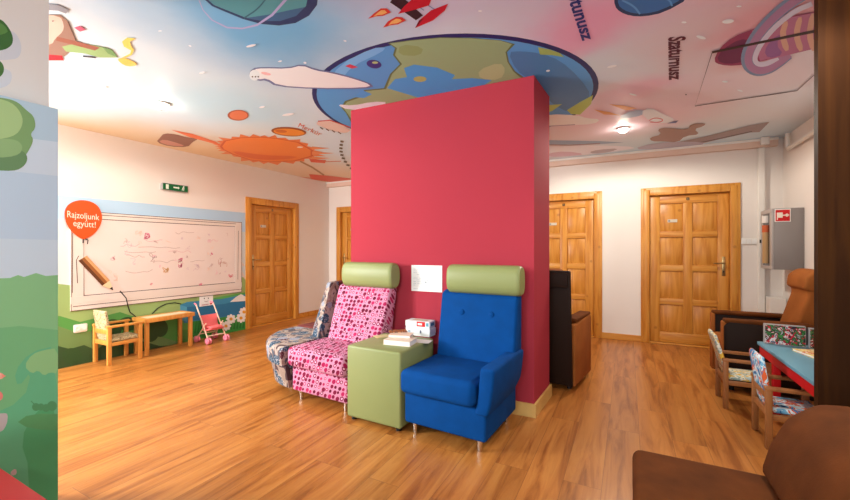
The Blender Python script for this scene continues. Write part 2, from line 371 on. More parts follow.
def left_mural(m):
    P = Print(m, lambda x, y, h: to_room(lwp(x, y, h+.001)), Vector((1, 0, 0)))
    sky1, sky2 = (178, 210, 236), (196, 208, 210)
    P.poly([(20, 191.5), (246, 213), (246.3, 330), (20, 377)], sky1)
    P.poly([(20, 216), (246, 232), (246, 300), (20, 300)], (206, 216, 218))
    P.poly([(20, 276), (60, 284), (110, 290), (160, 294), (200, 290), (246, 276), (246.3, 330), (20, 377)], (150, 176, 110))
    P.poly([(20, 318), (60, 316), (80, 322), (120, 312), (150, 322), (200, 312), (246, 316), (246.3, 330), (20, 377)], (84, 150, 74))
    P.poly([(20, 330), (58, 326), (78, 333), (100, 330), (112, 338), (140, 330), (165, 338), (185, 344), (20, 377)], (108, 140, 84))
    P.poly([(20, 348), (58, 346), (70, 349), (84, 345), (96, 350), (110, 340), (130, 338), (160, 346), (172, 345.5), (20, 377)], (52, 80, 46))
    for x, y, rx, ry in ((113, 328, 9, 9), (128, 324, 10, 7), (150, 332, 9, 10), (160, 328, 8, 9), (72, 356, 10, 8)): P.ell(x, y, rx, ry, (50, 82, 44))
    # lake with a raised blue bank, grass and daisies
    P.poly([(180, 304), (247, 292), (247, 320), (210, 328), (182, 330)], (92, 168, 88))
    P.poly([(180, 305), (187, 302), (222, 299), (246, 294), (246, 318), (184, 323)], (62, 138, 176))
    P.poly([(180, 305), (187, 307), (187, 322), (181, 320)], (84, 160, 192))
    P.poly([(187, 307), (224, 304), (246, 299), (246, 314), (188, 321)], (46, 116, 158))
    P.poly([(188, 322), (246, 314), (246.3, 330), (188, 342)], (58, 148, 66))
    P.poly([(230, 302), (236, 297), (241, 294), (246, 297), (246, 301)], (232, 226, 220))
    for x in range(192, 246, 3): P.line([(x, 334-(x-190)*.11), (x+1.5, 321-(x-190)*.06)], [2.2, .3], (40, 122, 52))
    for x, y in ((231, 319), (241, 318), (226, 326), (244, 312)):
        for k in range(8): P.ell(x+3.1*math.cos(k*.785), y+3*math.sin(k*.785), 2, 1.5, (238, 232, 228), k*45, 10)
        P.ell(x, y, 1.7, 1.6, (226, 160, 50), 0, 12)
    for x, y in ((241, 262), (243, 275)): P.line([(x-3, y-6), (x, y), (x+3, y+4)], 2, (220, 206, 196))
left = wall('wall_left', 'b', 0, -1, BN, TH, [(LD[0], LD[1], 0, DH), (WINL[0], WINL[1], WINL[2], WINL[3])], 'white wall with a painted meadow mural', extra=left_mural)
wall('wall_back', 'a', 0, 1, 0, AR, [(TD[0], TD[1], 0, DH), (MD[0], MD[1], 0, DH), (RD[0], RD[1], 0, DH)], 'white back wall with pine doors')
wall('wall_right', 'b', AR, 1, BN, TH, [], 'white right wall')
wall('wall_near', 'a', BN, -1, -TH, AR+TH, [(WINN[0], WINN[1], WINN[2], WINN[3])], 'white wall with added fill window')  # its window is unseen and added for the fill light
def window(name, axis, at, t0, t1, z0, z1):
    r = sempty(name, (B0.x, B0.y, 0), ROT)
    def bx(m, a, b, za, zb, d0, d1, mm):
        if axis == 'a': m.box(a, b, at+d0, at+d1, za, zb, mm)
        else: m.box(at+d0, at+d1, a, b, za, zb, mm)
    m = MB()
    for a, b, za, zb in ((t0, t1, z0, z0+.06), (t0, t1, z1-.06, z1), (t0, t0+.06, z0+.06, z1-.06), (t1-.06, t1, z0+.06, z1-.06), ((t0+t1)/2-.03, (t0+t1)/2+.03, z0+.06, z1-.06)):
        bx(m, a, b, za, zb, -.1, -.04, M['white'])
    m.build('window_frame', r, False)
window('window_1', 'b', 0, WINL[0], WINL[1], WINL[2], WINL[3]); window('fill_window', 'a', BN, WINN[0], WINN[1], WINN[2], WINN[3])  # second window is unseen, added to go with the rear fill
# ceiling with its printed sky
mb = MB(); q = [R3(-.3, BN-.3, CEIL), R3(-.3, .3, CEIL), R3(AR+.3, .3, CEIL), R3(AR+.3, BN-.3, CEIL)]
TINT[0] = lambda c: (c[0], min(255, c[1]*1.05+4), min(255, c[2]*1.1+8))
mb.face(q, M['ceiling']); mb.face([p+Vector((0, 0, .1)) for p in reversed(q)], M['wall'])
P = Print(mb, lambda x, y, h: Vector((*ceil_xy(x, y), CEIL-h)), Vector((0, 0, -1)))
def disc(cx, cy, r, c, n=72):
    h = P.lay(); pts = [Vector((cx+r*math.cos(t), cy+r*math.sin(t), CEIL-h)) for t in [-2*math.pi*i/n for i in range(n)]]; mb.face(pts, ink(c))
# teal planet
tp = [(203, -2), (212, 6), (221, 10), (243, 19), (261, 24), (279, 25.5), (295.5, 23), (309, 15.6), (317, 5), (318, -4), (308, -18), (280, -26), (240, -26), (210, -16)]
P.poly(tp, (42, 56, 92)); P.poly([(205, -3), (214, 5), (244, 17), (262, 21), (280, 21), (296, 16), (306, 6), (308, -4), (300, -16), (275, -23), (240, -23), (212, -14)], (84, 146, 150))
P.poly([(246, 18), (262, 21), (280, 21), (296, 16), (305, 7), (290, 10), (272, 14)], (60, 96, 128)); P.line([(244, 18), (258, 9), (268, -4)], 1.5, (50, 96, 108), True)
P.line([(199, 0), (203, 10), (212, 20), (227, 27.5), (242, 28.5), (257, 25), (272, 15), (288, -3)], [1, 1, 1.2, 1.6, 1.6, 2, 2.4, 2.8], (176, 164, 200))
# blue planet
P.poly([(614, -6), (614.5, 6), (620, 12), (630, 15.8), (644, 16.6), (664, 12.6), (690, -2), (680, -16), (640, -20)], (26, 48, 84), 1)
P.poly([(618, -6), (618, 5), (624, 10), (632, 13), (644, 14), (662, 10), (684, -2), (676, -12), (640, -16)], (52, 104, 160), 1)
P.line([(622, 0), (634, 6), (640, 14)], 2, (90, 144, 190), True); P.line([(660, -4), (670, 0), (672, 6)], 2, (90, 144, 190), True)
# the earth
ex, ey, er = .2485, 3.63, 1.2495
disc(ex, ey, er, (32, 38, 92)); disc(ex, ey+.01, er*.972, (86, 152, 206))
P.poly([(326, 86), (340, 64), (372, 48), (386, 47), (382, 52), (352, 66), (338, 84)], (120, 178, 222), 1)
LAND, LAKE = (150, 172, 122), (76, 156, 214)
P.poly([(388, 43), (395, 48), (393, 55), (400, 64), (390, 74), (384, 88), (364, 90), (362, 95), (345, 101), (341, 107), (346, 113), (351, 122), (420, 120), (545, 88), (525, 78), (515, 71), (509, 62), (507, 52), (515, 44), (500, 40), (470, 37.6), (440, 37.2), (410, 40)], (96, 112, 66))
P.poly([(390, 43.5), (397, 48), (395, 55), (402, 64), (392, 74), (386, 89), (366, 91), (364, 96), (347, 102), (343, 107), (352, 120), (420, 120), (545, 88), (520, 77), (513, 71), (507.5, 62), (505.5, 52), (512, 44), (500, 40.4), (470, 38.2), (440, 37.8), (411, 40.5)], LAND)
P.poly([(400, 44), (424, 47), (420, 56), (398, 55)], (142, 160, 100), 1); P.poly([(478, 70), (500, 62), (506, 70), (500, 80), (480, 79)], (178, 188, 134), 1)
P.poly([(404, 68), (414, 64.5), (437, 67.5), (455, 75), (452, 79), (472, 78), (492, 80), (470, 94), (420, 98), (387, 88), (395, 79), (407, 77)], LAKE)
P.ell(420, 79, 6.5, 2.8, (172, 176, 100)); P.poly([(362, 90), (372, 94), (364, 98), (354, 97)], LAKE)
P.poly([(508, 52), (520, 51), (540, 53), (560, 60), (580, 78), (592, 96), (580, 112), (560, 110), (540, 92), (530, 80), (516, 70)], (74, 126, 172), 1)
P.poly([(538, 47), (550, 49.5), (560, 53), (564, 57), (552, 55), (540, 54.5)], (158, 176, 92)); P.poly([(567, 110), (580, 102), (593, 95), (591, 104), (580, 114.5), (571, 114)], (178, 196, 96)); P.poly([(548, 105), (562, 104), (552, 111), (548, 112)], (178, 196, 96))
P.ell(374, 64, 7.5, 4.2, (56, 50, 120), 10); P.ell(375, 62.5, 3, 1.2, (180, 196, 120)); P.poly([(345, 66), (350, 64), (358, 67), (352, 68.5)], (206, 60, 80))
# white clouds
P.poly([(248, 76), (252, 68), (262, 66.8), (288, 67.4), (302, 63.6), (316, 69), (331, 71.3), (354, 77.3), (376, 85.5), (365, 89), (315, 89), (276, 86.5), (266, 80), (258, 81)], (104, 112, 150), 1)
P.poly([(250, 76), (254, 69), (263, 68), (288, 68.6), (302, 65), (315, 70.3), (330, 72.6), (353, 78.4), (372, 85), (364, 87.6), (315, 87.8), (278, 85.4), (267, 78), (258, 79.5)], (234, 230, 236), 1)
P.ell(254.5, 75, 5.2, 5.4, (222, 228, 238)); P.ell(266, 73.5, 5, 1.4, (234, 180, 176), 12)
for x in (252.5, 255.5, 258.3): P.ell(x, 76.6, .9, .7, (30, 30, 50), 0, 8)
P.poly([(336, 104), (353, 105.5), (372, 101.5), (390, 102), (372, 108.5), (348, 110)], (224, 222, 230), 1)
P.poly([(549, 114), (578, 115), (586, 118), (601, 119), (594, 124), (570, 125), (540, 126.5), (536, 118)], (242, 232, 234), 1); P.line([(530, 126), (549, 126), (575, 124.5)], .8, (170, 150, 170))
P.poly([(530, 139), (549, 140), (600, 141), (624, 142.4), (600, 144), (549, 144.6), (530, 145)], (150, 166, 186)); P.line([(530, 144.5), (570, 145), (600, 143.4)], 1, (150, 118, 124))
P.poly([(530, 147), (560, 146), (600, 145), (640, 147), (620, 151), (570, 156), (530, 158)], (238, 224, 224), 1); P.poly([(589, 152), (598, 149.6), (620, 148), (610, 152), (594, 153.6)], (186, 166, 168), 1)
P.poly([(548, 153), (566, 151), (586, 154), (570, 156), (548, 157)], (220, 180, 190), 1)
# red rocket
P.poly([(390, 2), (396, -6), (404, -2), (423, 15), (416, 20)], (48, 30, 34)); P.line([(412, 2), (424, 10)], 1, (120, 140, 170)); P.line([(425, 3), (436, 10)], 1, (120, 140, 170))
for a in ([(368, 18.5), (374, 13), (381, 8), (387, 8), (391, 12), (383, 15.5), (376, 16)], [(383, 27.4), (388, 21), (396, 16.5), (402, 17), (406, 20), (398, 24), (390, 25)]):
    P.poly(a, (208, 52, 40)); cx = sum(p[0] for p in a)/7+1.5; cy = sum(p[1] for p in a)/7-.3; P.poly([(cx+(x-cx)*.6, cy+(y-cy)*.6) for x, y in a], (236, 176, 96))
P.poly([(398, 13.6), (404, 6), (412, -1), (432, -3), (429, 5), (416, 9)], (196, 24, 40)); P.poly([(415, 27.8), (419, 20), (431, 10), (448, 3.4), (445, 10), (433, 20)], (196, 24, 40))
P.poly([(415, 27.8), (419, 20), (424, 18), (418, 25)], (120, 16, 30))
# names of the planets
P.text('Neptunusz', (561, -24), (583, 41), (577, -28), (595, 38), (36, 42, 110), .03); P.text('Szaturnusz', (669, 37), (669.5, 80), (686, 35.5), (683, 79), (88, 20, 44), .034)
P.text('Merkúr', (298, 126.5), (320, 136), (300, 122.5), (323, 132.5), (206, 84, 50))
# sun, its spikes, small planets
sun = [(220, 146), (224, 140.5), (240, 137.3), (260, 136.6), (277, 138), (299, 142), (313, 150), (313, 156), (295, 161), (268, 162), (250, 160), (232, 154), (222, 149)]
sc = [ceil_xy(*p) for p in sun]; mx = sum(p[0] for p in sc)/13; my = sum(p[1] for p in sc)/13
def ring(f, c, spikes=0):
    h = P.lay(); pts = []; N = 13*4
    for i in range(N):
        a, b = sc[i//4], sc[(i//4+1) % 13]; t = (i % 4)/4; x, y = a[0]*(1-t)+b[0]*t, a[1]*(1-t)+b[1]*t; g = f*(1+(spikes*random.uniform(.4, 1.2) if i % 2 else 0)); pts.append(Vector((mx+(x-mx)*g, my+(y-my)*g, CEIL-h)))
    nr = sum(((a.cross(b)).z for a, b in zip(pts, pts[1:]+pts[:1])))
    if nr > 0: pts.reverse()
    mb.face(pts, ink(c))
ring(1.02, (226, 120, 64), .24); ring(1.0, (206, 84, 36)); ring(.95, (232, 122, 52)); P.poly([(230, 150), (262, 155), (300, 156), (290, 159), (262, 160), (240, 156)], (220, 100, 48), 1); P.ell(300, 147, 3, .8, (244, 214, 190))
for x, y in ((330, 148), (334, 153), (330, 158)): P.poly([(312, y-1.6), (x, y), (312, y+1.6)], (230, 134, 78))
P.ell(288.7, 131.5, 17.5, 4.6, (150, 74, 30), 4); P.ell(289, 132, 15.5, 3.4, (224, 132, 44), 4); P.ell(281, 131, 6, 1.5, (196, 98, 36), 4)
P.ell(238, 115, 10.5, 5.4, (170, 78, 44)); P.ell(238.5, 115, 9, 4.5, (216, 114, 72))
P.poly([(156, 142), (160, 137.5), (164, 133), (176, 134), (186, 137), (199, 138.5), (192, 142), (188, 147), (170, 146.5)], (140, 88, 66), 1); P.poly([(171, 129.5), (192, 133.5), (216, 141.5), (222, 146), (212, 143), (190, 137)], (222, 106, 60))
P.poly([(158, 141.5), (164, 139), (178, 143), (186, 146), (170, 145.6)], (196, 128, 104), 1)
P.poly([(315, 123), (322, 119.8), (335, 121), (351, 129), (347, 133), (336, 131.5), (322, 127)], (222, 190, 172), 1); P.line([(318, 121), (330, 120), (350, 127)], 1, (196, 70, 66))
for x in (320, 326, 332, 338): P.line([(x, 127+(x-320)*.25), (x+3, 129+(x-320)*.25)], 1, (90, 60, 50))
for i in range(9):
    t = i/8; x = 342-4*math.sin(t*2)+t*t*13; y = 141+t*27; P.line([(x-1.6, y), (x+1.6, y+.6)], 1.8, (96, 84, 62))
P.poly([(309, 158.5), (326, 160), (325, 163), (311, 162)], (212, 84, 56)); P.line([(300, 161), (312, 167), (324, 175)], 1.6, (176, 130, 84)); P.line([(322, 161.6), (341, 161)], .7, (206, 110, 70))
P.poly([(309, 174), (327, 175.5), (352, 178.4), (352, 180.5), (331, 182), (311, 179)], (220, 92, 62)); P.line([(296, 177), (312, 178)], 1, (220, 130, 90))
# figure-like cluster of robes and ribbons at the left edge
P.poly([(36, 14), (60, 14), (68, 21), (76, 41), (74, 48), (64, 56), (36, 56)], (150, 108, 88)); P.poly([(36, 14), (60, 15), (64, 24), (63, 31), (55, 38), (52, 44), (36, 46)], (206, 172, 150), 1)
P.poly([(36, 2), (58, 4), (69, 9), (66, 13), (58, 10), (36, 9)], (140, 134, 136)); P.poly([(62, 46), (80, 42), (100, 46), (112, 50), (118, 57), (100, 57), (85, 53), (66, 51)], (148, 168, 104))
P.poly([(102, 46), (112, 49), (118, 57), (108, 53)], (110, 140, 80)); P.poly([(57, 36), (78, 41), (100, 47), (95, 50), (76, 45), (56, 40)], (150, 82, 60)); P.line([(68, 21), (76, 40)], .9, (80, 40, 30))
P.poly([(36, 53), (62, 55), (64, 60), (36, 60)], (190, 22, 34)); P.poly([(74, 27), (80, 25), (86, 29), (80, 31)], (196, 86, 104)); P.line([(83, 55.6), (96, 57)], 1.6, (70, 66, 70))
P.poly([(122, 57), (130, 53), (131, 50), (124, 46), (122, 41), (127, 37), (136, 38), (130, 41), (131, 45), (134, 49), (132, 54), (126, 57)], (232, 196, 88)); P.poly([(117, 58), (125, 57), (136, 62), (137, 65), (127, 66), (120, 62)], (236, 184, 84), 1)
# ringed planet
P.poly([(713.5, 60.5), (719, 48), (733, 36), (752.6, 28.6), (785.6, 16.5), (830, 8), (830, 44), (790, 54), (757, 61.8), (735, 65.4), (720, 64.4)], (150, 50, 84), 1)
P.poly([(752, 30), (786, 17.5), (830, 9), (830, 42), (790, 52.6), (760, 60.4)], (186, 106, 132)); P.poly([(716, 60), (722, 49), (740, 38), (752, 40), (748, 60), (728, 64)], (110, 30, 70), 1)
rg = [(806, -8), (790, 2), (772, 17), (756, 35), (746.5, 54), (747.5, 65), (756, 70.3), (768, 68), (780, 60), (788, 53)]
P.line(rg, 12, (128, 140, 164), True); P.line([(x+1.3, y+.3) for x, y in rg], 7.5, (176, 120, 150), True); P.line([(812, 3), (795, 10), (777, 24), (762, 41), (754, 57), (757, 64), (767, 63.5), (778, 57)], 5, (216, 200, 210), True)
P.poly([(766, 44), (776, 31), (800, 15), (830, 9), (830, 43), (790, 54), (768, 59.4), (762, 54)], (186, 106, 132)); P.poly([(768, 58), (764, 50), (772, 38), (782, 33), (776, 44), (784, 54)], (150, 88, 136), 1)
for x in (783, 797, 810): P.poly([(x, 16+(800-x)*.3), (x+6, 15+(800-x)*.3), (x+2, 34), (x+7, 49), (x+1, 51), (x-4, 34)], (216, 158, 130), 1)
# pale rocket, brown shapes and plank
P.poly([(594, 109), (610, 111.6), (620, 115), (604, 114)], (232, 156, 92)); P.poly([(609, 103.6), (624, 105), (637, 107.8), (626, 110)], (232, 156, 92))
P.poly([(618, 117), (632, 109.6), (648, 110), (642, 115), (626, 118)], (164, 176, 198), 1); P.poly([(640, 112), (650, 106.6), (664, 114), (676, 119), (668, 123), (650, 121)], (232, 226, 230), 1); P.line([(649, 120), (655, 117), (664, 119), (660, 122), (650, 121.6)], .9, (200, 90, 100), True); P.poly([(667, 123), (673, 121), (678.4, 120), (676, 122.6)], (110, 110, 150))
P.poly([(672, 143), (706, 136), (750, 125), (769.4, 121.6), (759.5, 131.6), (750, 132), (706, 142), (680, 147.5)], (164, 140, 134)); P.line([(676, 146), (706, 141), (752, 131)], 1, (110, 90, 88))
P.poly([(649, 137.4), (662, 134), (657, 129), (666, 127), (688, 129.4), (690.6, 123.5), (706, 122.4), (704, 125.6), (694, 128.6), (700, 134), (685, 135.4), (678, 142), (662, 140.8), (652, 141)], (166, 128, 114), 1)
P.poly([(632, 149), (653, 142.6), (690, 141), (708, 142.6), (688, 147.6), (660, 149)], (190, 174, 180), 1)
# stars and streaks
for x, y, rx, ry in ((202, 72, 3, 1), (102, 86.5, 5, 1.4), (288, 114, 6, 1.2), (262, 106.5, 3, 1), (251, 45, 5, 1.2), (305, 62, 1.5, 1), (280, 60.5, 2, .8), (728, 20.5, 6, 2.2), (739, 5.4, 2.6, .9), (701, 36.5, 5, 1.6), (612, 65.6, 5, 1.2), (684, 21.4, 2.6, 1), (725, 81, 3, 1), (740, 90, 3, .8), (633, 94, 4, .8), (126, 88.6, 2, .6), (548, 70, 2, 1), (480, 10, 2, .8), (160, 30, 2, .6), (345, 40, 1.5, .8), (190, 45, 1.5, .7)):
    P.ell(x, y, rx, ry, (240, 232, 232), random.uniform(-15, 20), 14)
for x, y in ((48.9+4, 20), (686, 94)): P.ell(x, y, .9, .6, (60, 50, 60), 0, 8)
# inspection hatch: dark joints in the ceiling
P.line([(712, 51.5), (840, 25)], [2.2, 3], (58, 34, 30)); P.line([(712, 52), (695, 105.4), (797, 90), (840, 50)], .7, (80, 56, 60))
struct(mb.build('ceiling', smooth=False, fix=False), 'ceiling printed with planets, sun and clouds')
TINT[0] = None
# cornice box and pipes along the back wall
mb = MB(); mb.box(0, AR-.06, -.075, -.001, CEIL-.098, CEIL-.001, mat('shaded_cornice_paint', (224, 196, 180), .7), .004); mb.box(0, AR-.06, -.1, -.073, CEIL-.03, CEIL-.001, M['white'], .006)  # box colour holds the shade of the beam's underside
struct(mb.build('trim_1', smooth=False, loc=(B0.x, B0.y, 0), rotz=ROT), 'boxed-in cornice along the back wall')
mb = MB(); mb.box(6.742, 6.805, -.055, -.001, .08, CEIL-.1, M['white'], .008)
struct(mb.build('trim_2', smooth=False, loc=(B0.x, B0.y, 0), rotz=ROT), 'white vertical pipe casing')
# baseboards
def base(name, segs, label):
    m = MB()
    for (x0, x1, y0, y1) in segs: m.box(x0, x1, y0, y1, 0, .085, M['pine_x'], .005)
    struct(m.build(name, smooth=False, loc=(B0.x, B0.y, 0), rotz=ROT), label)
base('baseboard_back', [(0.02, TD[0]-.001, -.018, -.0005), (TD[1], MD[0], -.018, -.0005), (MD[1], RD[0], -.018, -.0005), (RD[1], 6.74, -.018, -.0005)], 'knotty pine baseboard on back wall')
base('baseboard_left', [(.0005, .018, LD[1], -.02)], 'pine baseboard beside left door')
base('baseboard_right', [(AR-.018, AR-.0005, -3.4, -.1)], 'pine baseboard on right wall')
# ------------------------------------------------------------------ doors (local: x along the wall, -y into the room)
def door(name, loc, rotz, w, handle, label, sign_side=-1):
    r = sempty(name, loc, rotz); r['label'] = label
    f = MB(); fw = .075
    for x0, x1, z0, z1 in ((0, fw, 0, DH), (w-fw, w, 0, DH), (fw, w-fw, DH-fw, DH)): f.box(x0+.001, x1-.001, -.03, .12, z0, z1-.001, M['pine'], .006)
    for x0, x1, z0, z1 in ((-.03, .03, 0, DH+.03), (w-.03, w+.03, 0, DH+.03), (.03, w-.03, DH-.03, DH+.03)): f.box(x0, x1, -.022, -.0005, z0, z1, M['pine'], .006)
    f.box(fw, w-fw, -.02, .12, 0, .02, M['pine_x'], .004)
    f.build('door_frame', r)
    L = MB(); x0, x1, z0, z1 = fw+.004, w-fw-.004, .025, DH-fw-.004; lw = x1-x0; st = .115; mid = .1
    rows = [z0+.13]; rh = (z1-.11-rows[0]-3*.075)/4
    L.box(x0, x0+st, .03, .07, z0, z1, M['pine'], .003); L.box(x1-st, x1, .03, .07, z0, z1, M['pine'], .003)
    cxm = (x0+x1)/2; L.box(cxm-mid/2, cxm+mid/2, .0285, .071, z0+.13, z1-.11, M['pine'], .003)
    L.box(x0+st, x1-st, .03, .07, z0, z0+.13, M['pine_x'], .003); L.box(x0+st, x1-st, .03, .07, z1-.11, z1, M['pine_x'], .003)
    zz = rows[0]
    for i in range(4):
        for a, b in ((x0+st, cxm-mid/2), (cxm+mid/2, x1-st)):
            L.box(a, b, .052, .066, zz, zz+rh, M['pine']); t = .035
            # raised field with sloped border
            ring1 = [(a+.006, .051, zz+.006), (b-.006, .051, zz+.006), (b-.006, .051, zz+rh-.006), (a+.006, .051, zz+rh-.006)]
            ring2 = [(a+t, .036, zz+t), (b-t, .036, zz+t), (b-t, .036, zz+rh-t), (a+t, .036, zz+rh-t)]
            L.loft([ring1, ring2], M['pine'])
        zz += rh
        if i < 3: L.box(x0+st, x1-st, .03, .07, zz, zz+.075, M['pine_x'], .003); zz += .075
    lf = L.build('door_leaf', r)
    hx = x1-.055 if handle > 0 else x0+.055
    Hh = MB(); Hh.box(hx-.018, hx+.018, .02, .03, .93, 1.17, M['brass'], .004); Hh.tube([(hx, .025, 1.09), (hx, -.025, 1.09), (hx-handle*.02, -.03, 1.09), (hx-handle*.11, -.028, 1.085)], .009, M['brass']); Hh.tube([(hx, .02, .98), (hx, .012, .98)], .009, M['seam'])
    Hh.build('door_handle', r)
    s = MB(); s.box(cxm-.017, cxm+.017, .0265, .03, z1-.075, z1-.04, mat('dark_brass_tag', (70, 48, 24), .4), .002); s.box(cxm-.004, cxm+.004, .0255, .0265, z1-.068, z1-.048, M['brass']); s.build('number_tag', r, False)
    s = MB(); sx = x0+st+.09; s.box(sx, sx+.11, .03, .0355, z1-.36, z1-.32, mat('pale_sign', (206, 196, 176), .4), .002); s.box(sx+.008, sx+.03, .0285, .0305, z1-.352, z1-.328, M['steel']); s.build('door_sign', r, False)
    # dark room side so that nothing shows behind the leaf
    k = MB(); k.box(fw, w-fw, .13, .17, .0, DH, M['pine']); k.build('back_panel', r, False)
    return r
door('door_1', R3(0, LD[0], 0), ROT+math.pi/2, LD[1]-LD[0], -1, 'pine panel door in the left wall beside the mural')
door('door_2', R3(TD[0], 0, 0), ROT, TD[1]-TD[0], -1, 'pine door half hidden behind the crimson pillar')
door('door_3', R3(MD[0], 0, 0), ROT, MD[1]-MD[0], -1, 'pine door right beside the crimson pillar')
door('door_4', R3(RD[0], 0, 0), ROT, RD[1]-RD[0], 1, 'pine panel door on the right of the back wall')
# ------------------------------------------------------------------ crimson pillar
PA, PB, PC = Vector((-.704, 3.709)), Vector((.8256, 2.954)), Vector((1.075, 3.372)); PD = PA+(PC-PB)
def quadprism(m, pts, z0, z1, mm): m.loft([[(p.x, p.y, z0) for p in pts], [(p.x, p.y, z1) for p in pts]], mm)
mb = MB(); quadprism(mb, [PA, PB, PC, PD], 0, CEIL-.002, M['red']); struct(mb.build('pillar', smooth=False), 'wide crimson-painted pillar')
mb = MB(); cen = (PA+PC)/2
def outp(p, d): e1 = (PB-PA).normalized(); e2 = (PC-PB).normalized(); s1 = 1 if (p-cen).dot(e1) > 0 else -1; s2 = 1 if (p-cen).dot(e2) > 0 else -1; return p+e1*s1*d+e2*s2*d
O = [outp(p, .018) for p in (PA, PB, PC, PD)]; I = [outp(p, .001) for p in (PA, PB, PC, PD)]
for i in range(4):
    j = (i+1) % 4; quadprism(mb, [O[i], O[j], I[j], I[i]], 0, .1, mat('pale_pine_board', (214, 172, 100), .45, vary=.08))
struct(mb.build('baseboard_pillar', smooth=False), 'pale pine baseboard around the pillar')
# ------------------------------------------------------------------ partition on the left
PP = Vector((-1.788, 1.9))
def ptn(s, o, z): p = PP+V*s-U*o; return Vector((p.x, p.y, z))
mb = MB()
def slab(m, s0, s1, o0, o1, z0, z1, mm): m.loft([[ptn(s0, o0, z0), ptn(s1, o0, z0), ptn(s1, o1, z0), ptn(s0, o1, z0)], [ptn(s0, o0, z1), ptn(s1, o0, z1), ptn(s1, o1, z1), ptn(s0, o1, z1)]], mm)
slab(mb, -3.2, 0, .1, .24, 0, CEIL-.002, M['wall'])
def pplane(o):
    def fn(px, py, h):
        k = (px-CX)/F; c = PP-U*(o-h); t = U.dot(c)/U.dot(Vector((k, 1))); return Vector((k*t, t, H-(py-CY)*t/F))
    return fn
P = Print(mb, pplane(.1), Vector((U.x, U.y, 0)))
P.poly([(-30, 30), (0, 32), (14, 30), (22, 44), (20, 58), (8, 60), (-30, 62)], (214, 214, 220), 2); P.poly([(-30, 64), (8, 68), (13, 76), (8, 88), (-30, 92)], (216, 216, 222), 2)  # grey shapes: shadow of the leaves painted on the wall
P.poly([(-30, 10), (0, 18), (8, 26), (13.5, 37), (12, 46), (2, 51), (-30, 52)], (66, 110, 56), 2); P.poly([(-30, 8), (0, 22), (7, 28), (8, 34), (-30, 40)], (96, 142, 72), 2); P.ell(-4, 69, 8, 9, (80, 120, 64))
struct(mb.build('partition', smooth=False), 'white partition wall with painted leaves')
TINT[0] = lambda c: tuple(v*.84+255*.16 for v in c)
mb = MB(); slab(mb, -3.2, 0, 0, .098, 0, 1.957, ink((170, 198, 218)))
P = Print(mb, pplane(0), Vector((U.x, U.y, 0)))
P.poly([(-20, 132), (58, 142), (58, 210), (-20, 204)], (196, 212, 228)); P.poly([(-20, 168), (58, 176), (58, 262), (-20, 262)], (178, 202, 224)); P.poly([(-20, 238), (58, 240), (58, 290), (-20, 290)], (192, 212, 228))
P.poly([(-20, 279), (10, 278), (18, 275), (24, 277), (36, 273), (46, 276), (58, 275), (57.9, 540), (-20, 540)], (116, 182, 116)); P.poly([(-20, 330), (20, 326), (58, 330), (57.9, 540), (-20, 540)], (94, 170, 104))
P.poly([(-20, 420), (24, 400), (32, 370), (18, 388), (14, 372), (30, 352), (58, 345), (57.9, 540), (-20, 540)], (74, 166, 112), 1); P.poly([(24, 366), (32, 354), (44, 350), (58, 348), (58, 374), (50, 372), (44, 376), (38, 370), (32, 374)], (124, 182, 110), 1)
P.poly([(20, 440), (30, 470), (26, 540), (57.9, 540), (58, 400), (36, 410)], (52, 148, 84), 1); P.poly([(18, 422), (26, 416), (40, 413.5), (57.8, 414), (57.8, 430.4), (40, 429.5), (26, 427)], (62, 140, 74))
for x, y, r in ((36, 407, 4), (41, 407, 3.6), (46, 408, 4), (52, 406, 5)): P.ell(x, y, r, r, (52, 128, 70), 0, 14)
P.line([(34, 404), (31, 401)], 1, (52, 128, 70))
P.poly([(-20, 415), (4, 413), (8, 414), (7, 424), (2, 432), (-20, 440)], (176, 164, 164), 1); P.ell(-1, 376, 5, 3.4, (236, 150, 130)); P.poly([(2, 374), (6, 376), (2, 378)], (236, 120, 100)); P.ell(-2, 396, 5, 5, (226, 110, 104)); P.poly([(10, 472), (16, 468), (17, 474), (12, 476)], (190, 160, 160), 1)
P.poly([(-20, 96), (6, 98), (18, 102), (26, 110), (34, 116), (36, 128), (30, 134), (34, 140), (28, 152), (22, 160), (24, 166), (16, 171), (-20, 168)], (104, 148, 82), 2)
P.poly([(-20, 150), (18, 148), (28, 155), (26, 165), (14, 172), (-20, 168)], (78, 122, 70), 2); P.poly([(-20, 96), (8, 100), (20, 110), (24, 124), (14, 138), (-20, 140)], (152, 188, 116), 2); P.poly([(-20, 140), (14, 138), (24, 146), (18, 157), (-20, 158)], (124, 166, 100), 2)
o = mb.build('wall_mural_panel', smooth=False); struct(o, 'partition panel printed with sky, tree and meadow')
TINT[0] = None
# dark door post on the right
mb = MB(); p0 = Vector((1.845, 1.85)); 
pts = [p0-V*.045, p0-V*.045+U*.5, p0+U*.5, p0]; quadprism(mb, pts, 0, CEIL-.002, M['jamb'])
struct(mb.build('trim_3', smooth=False), 'dark brown veneered door leaf at right edge')
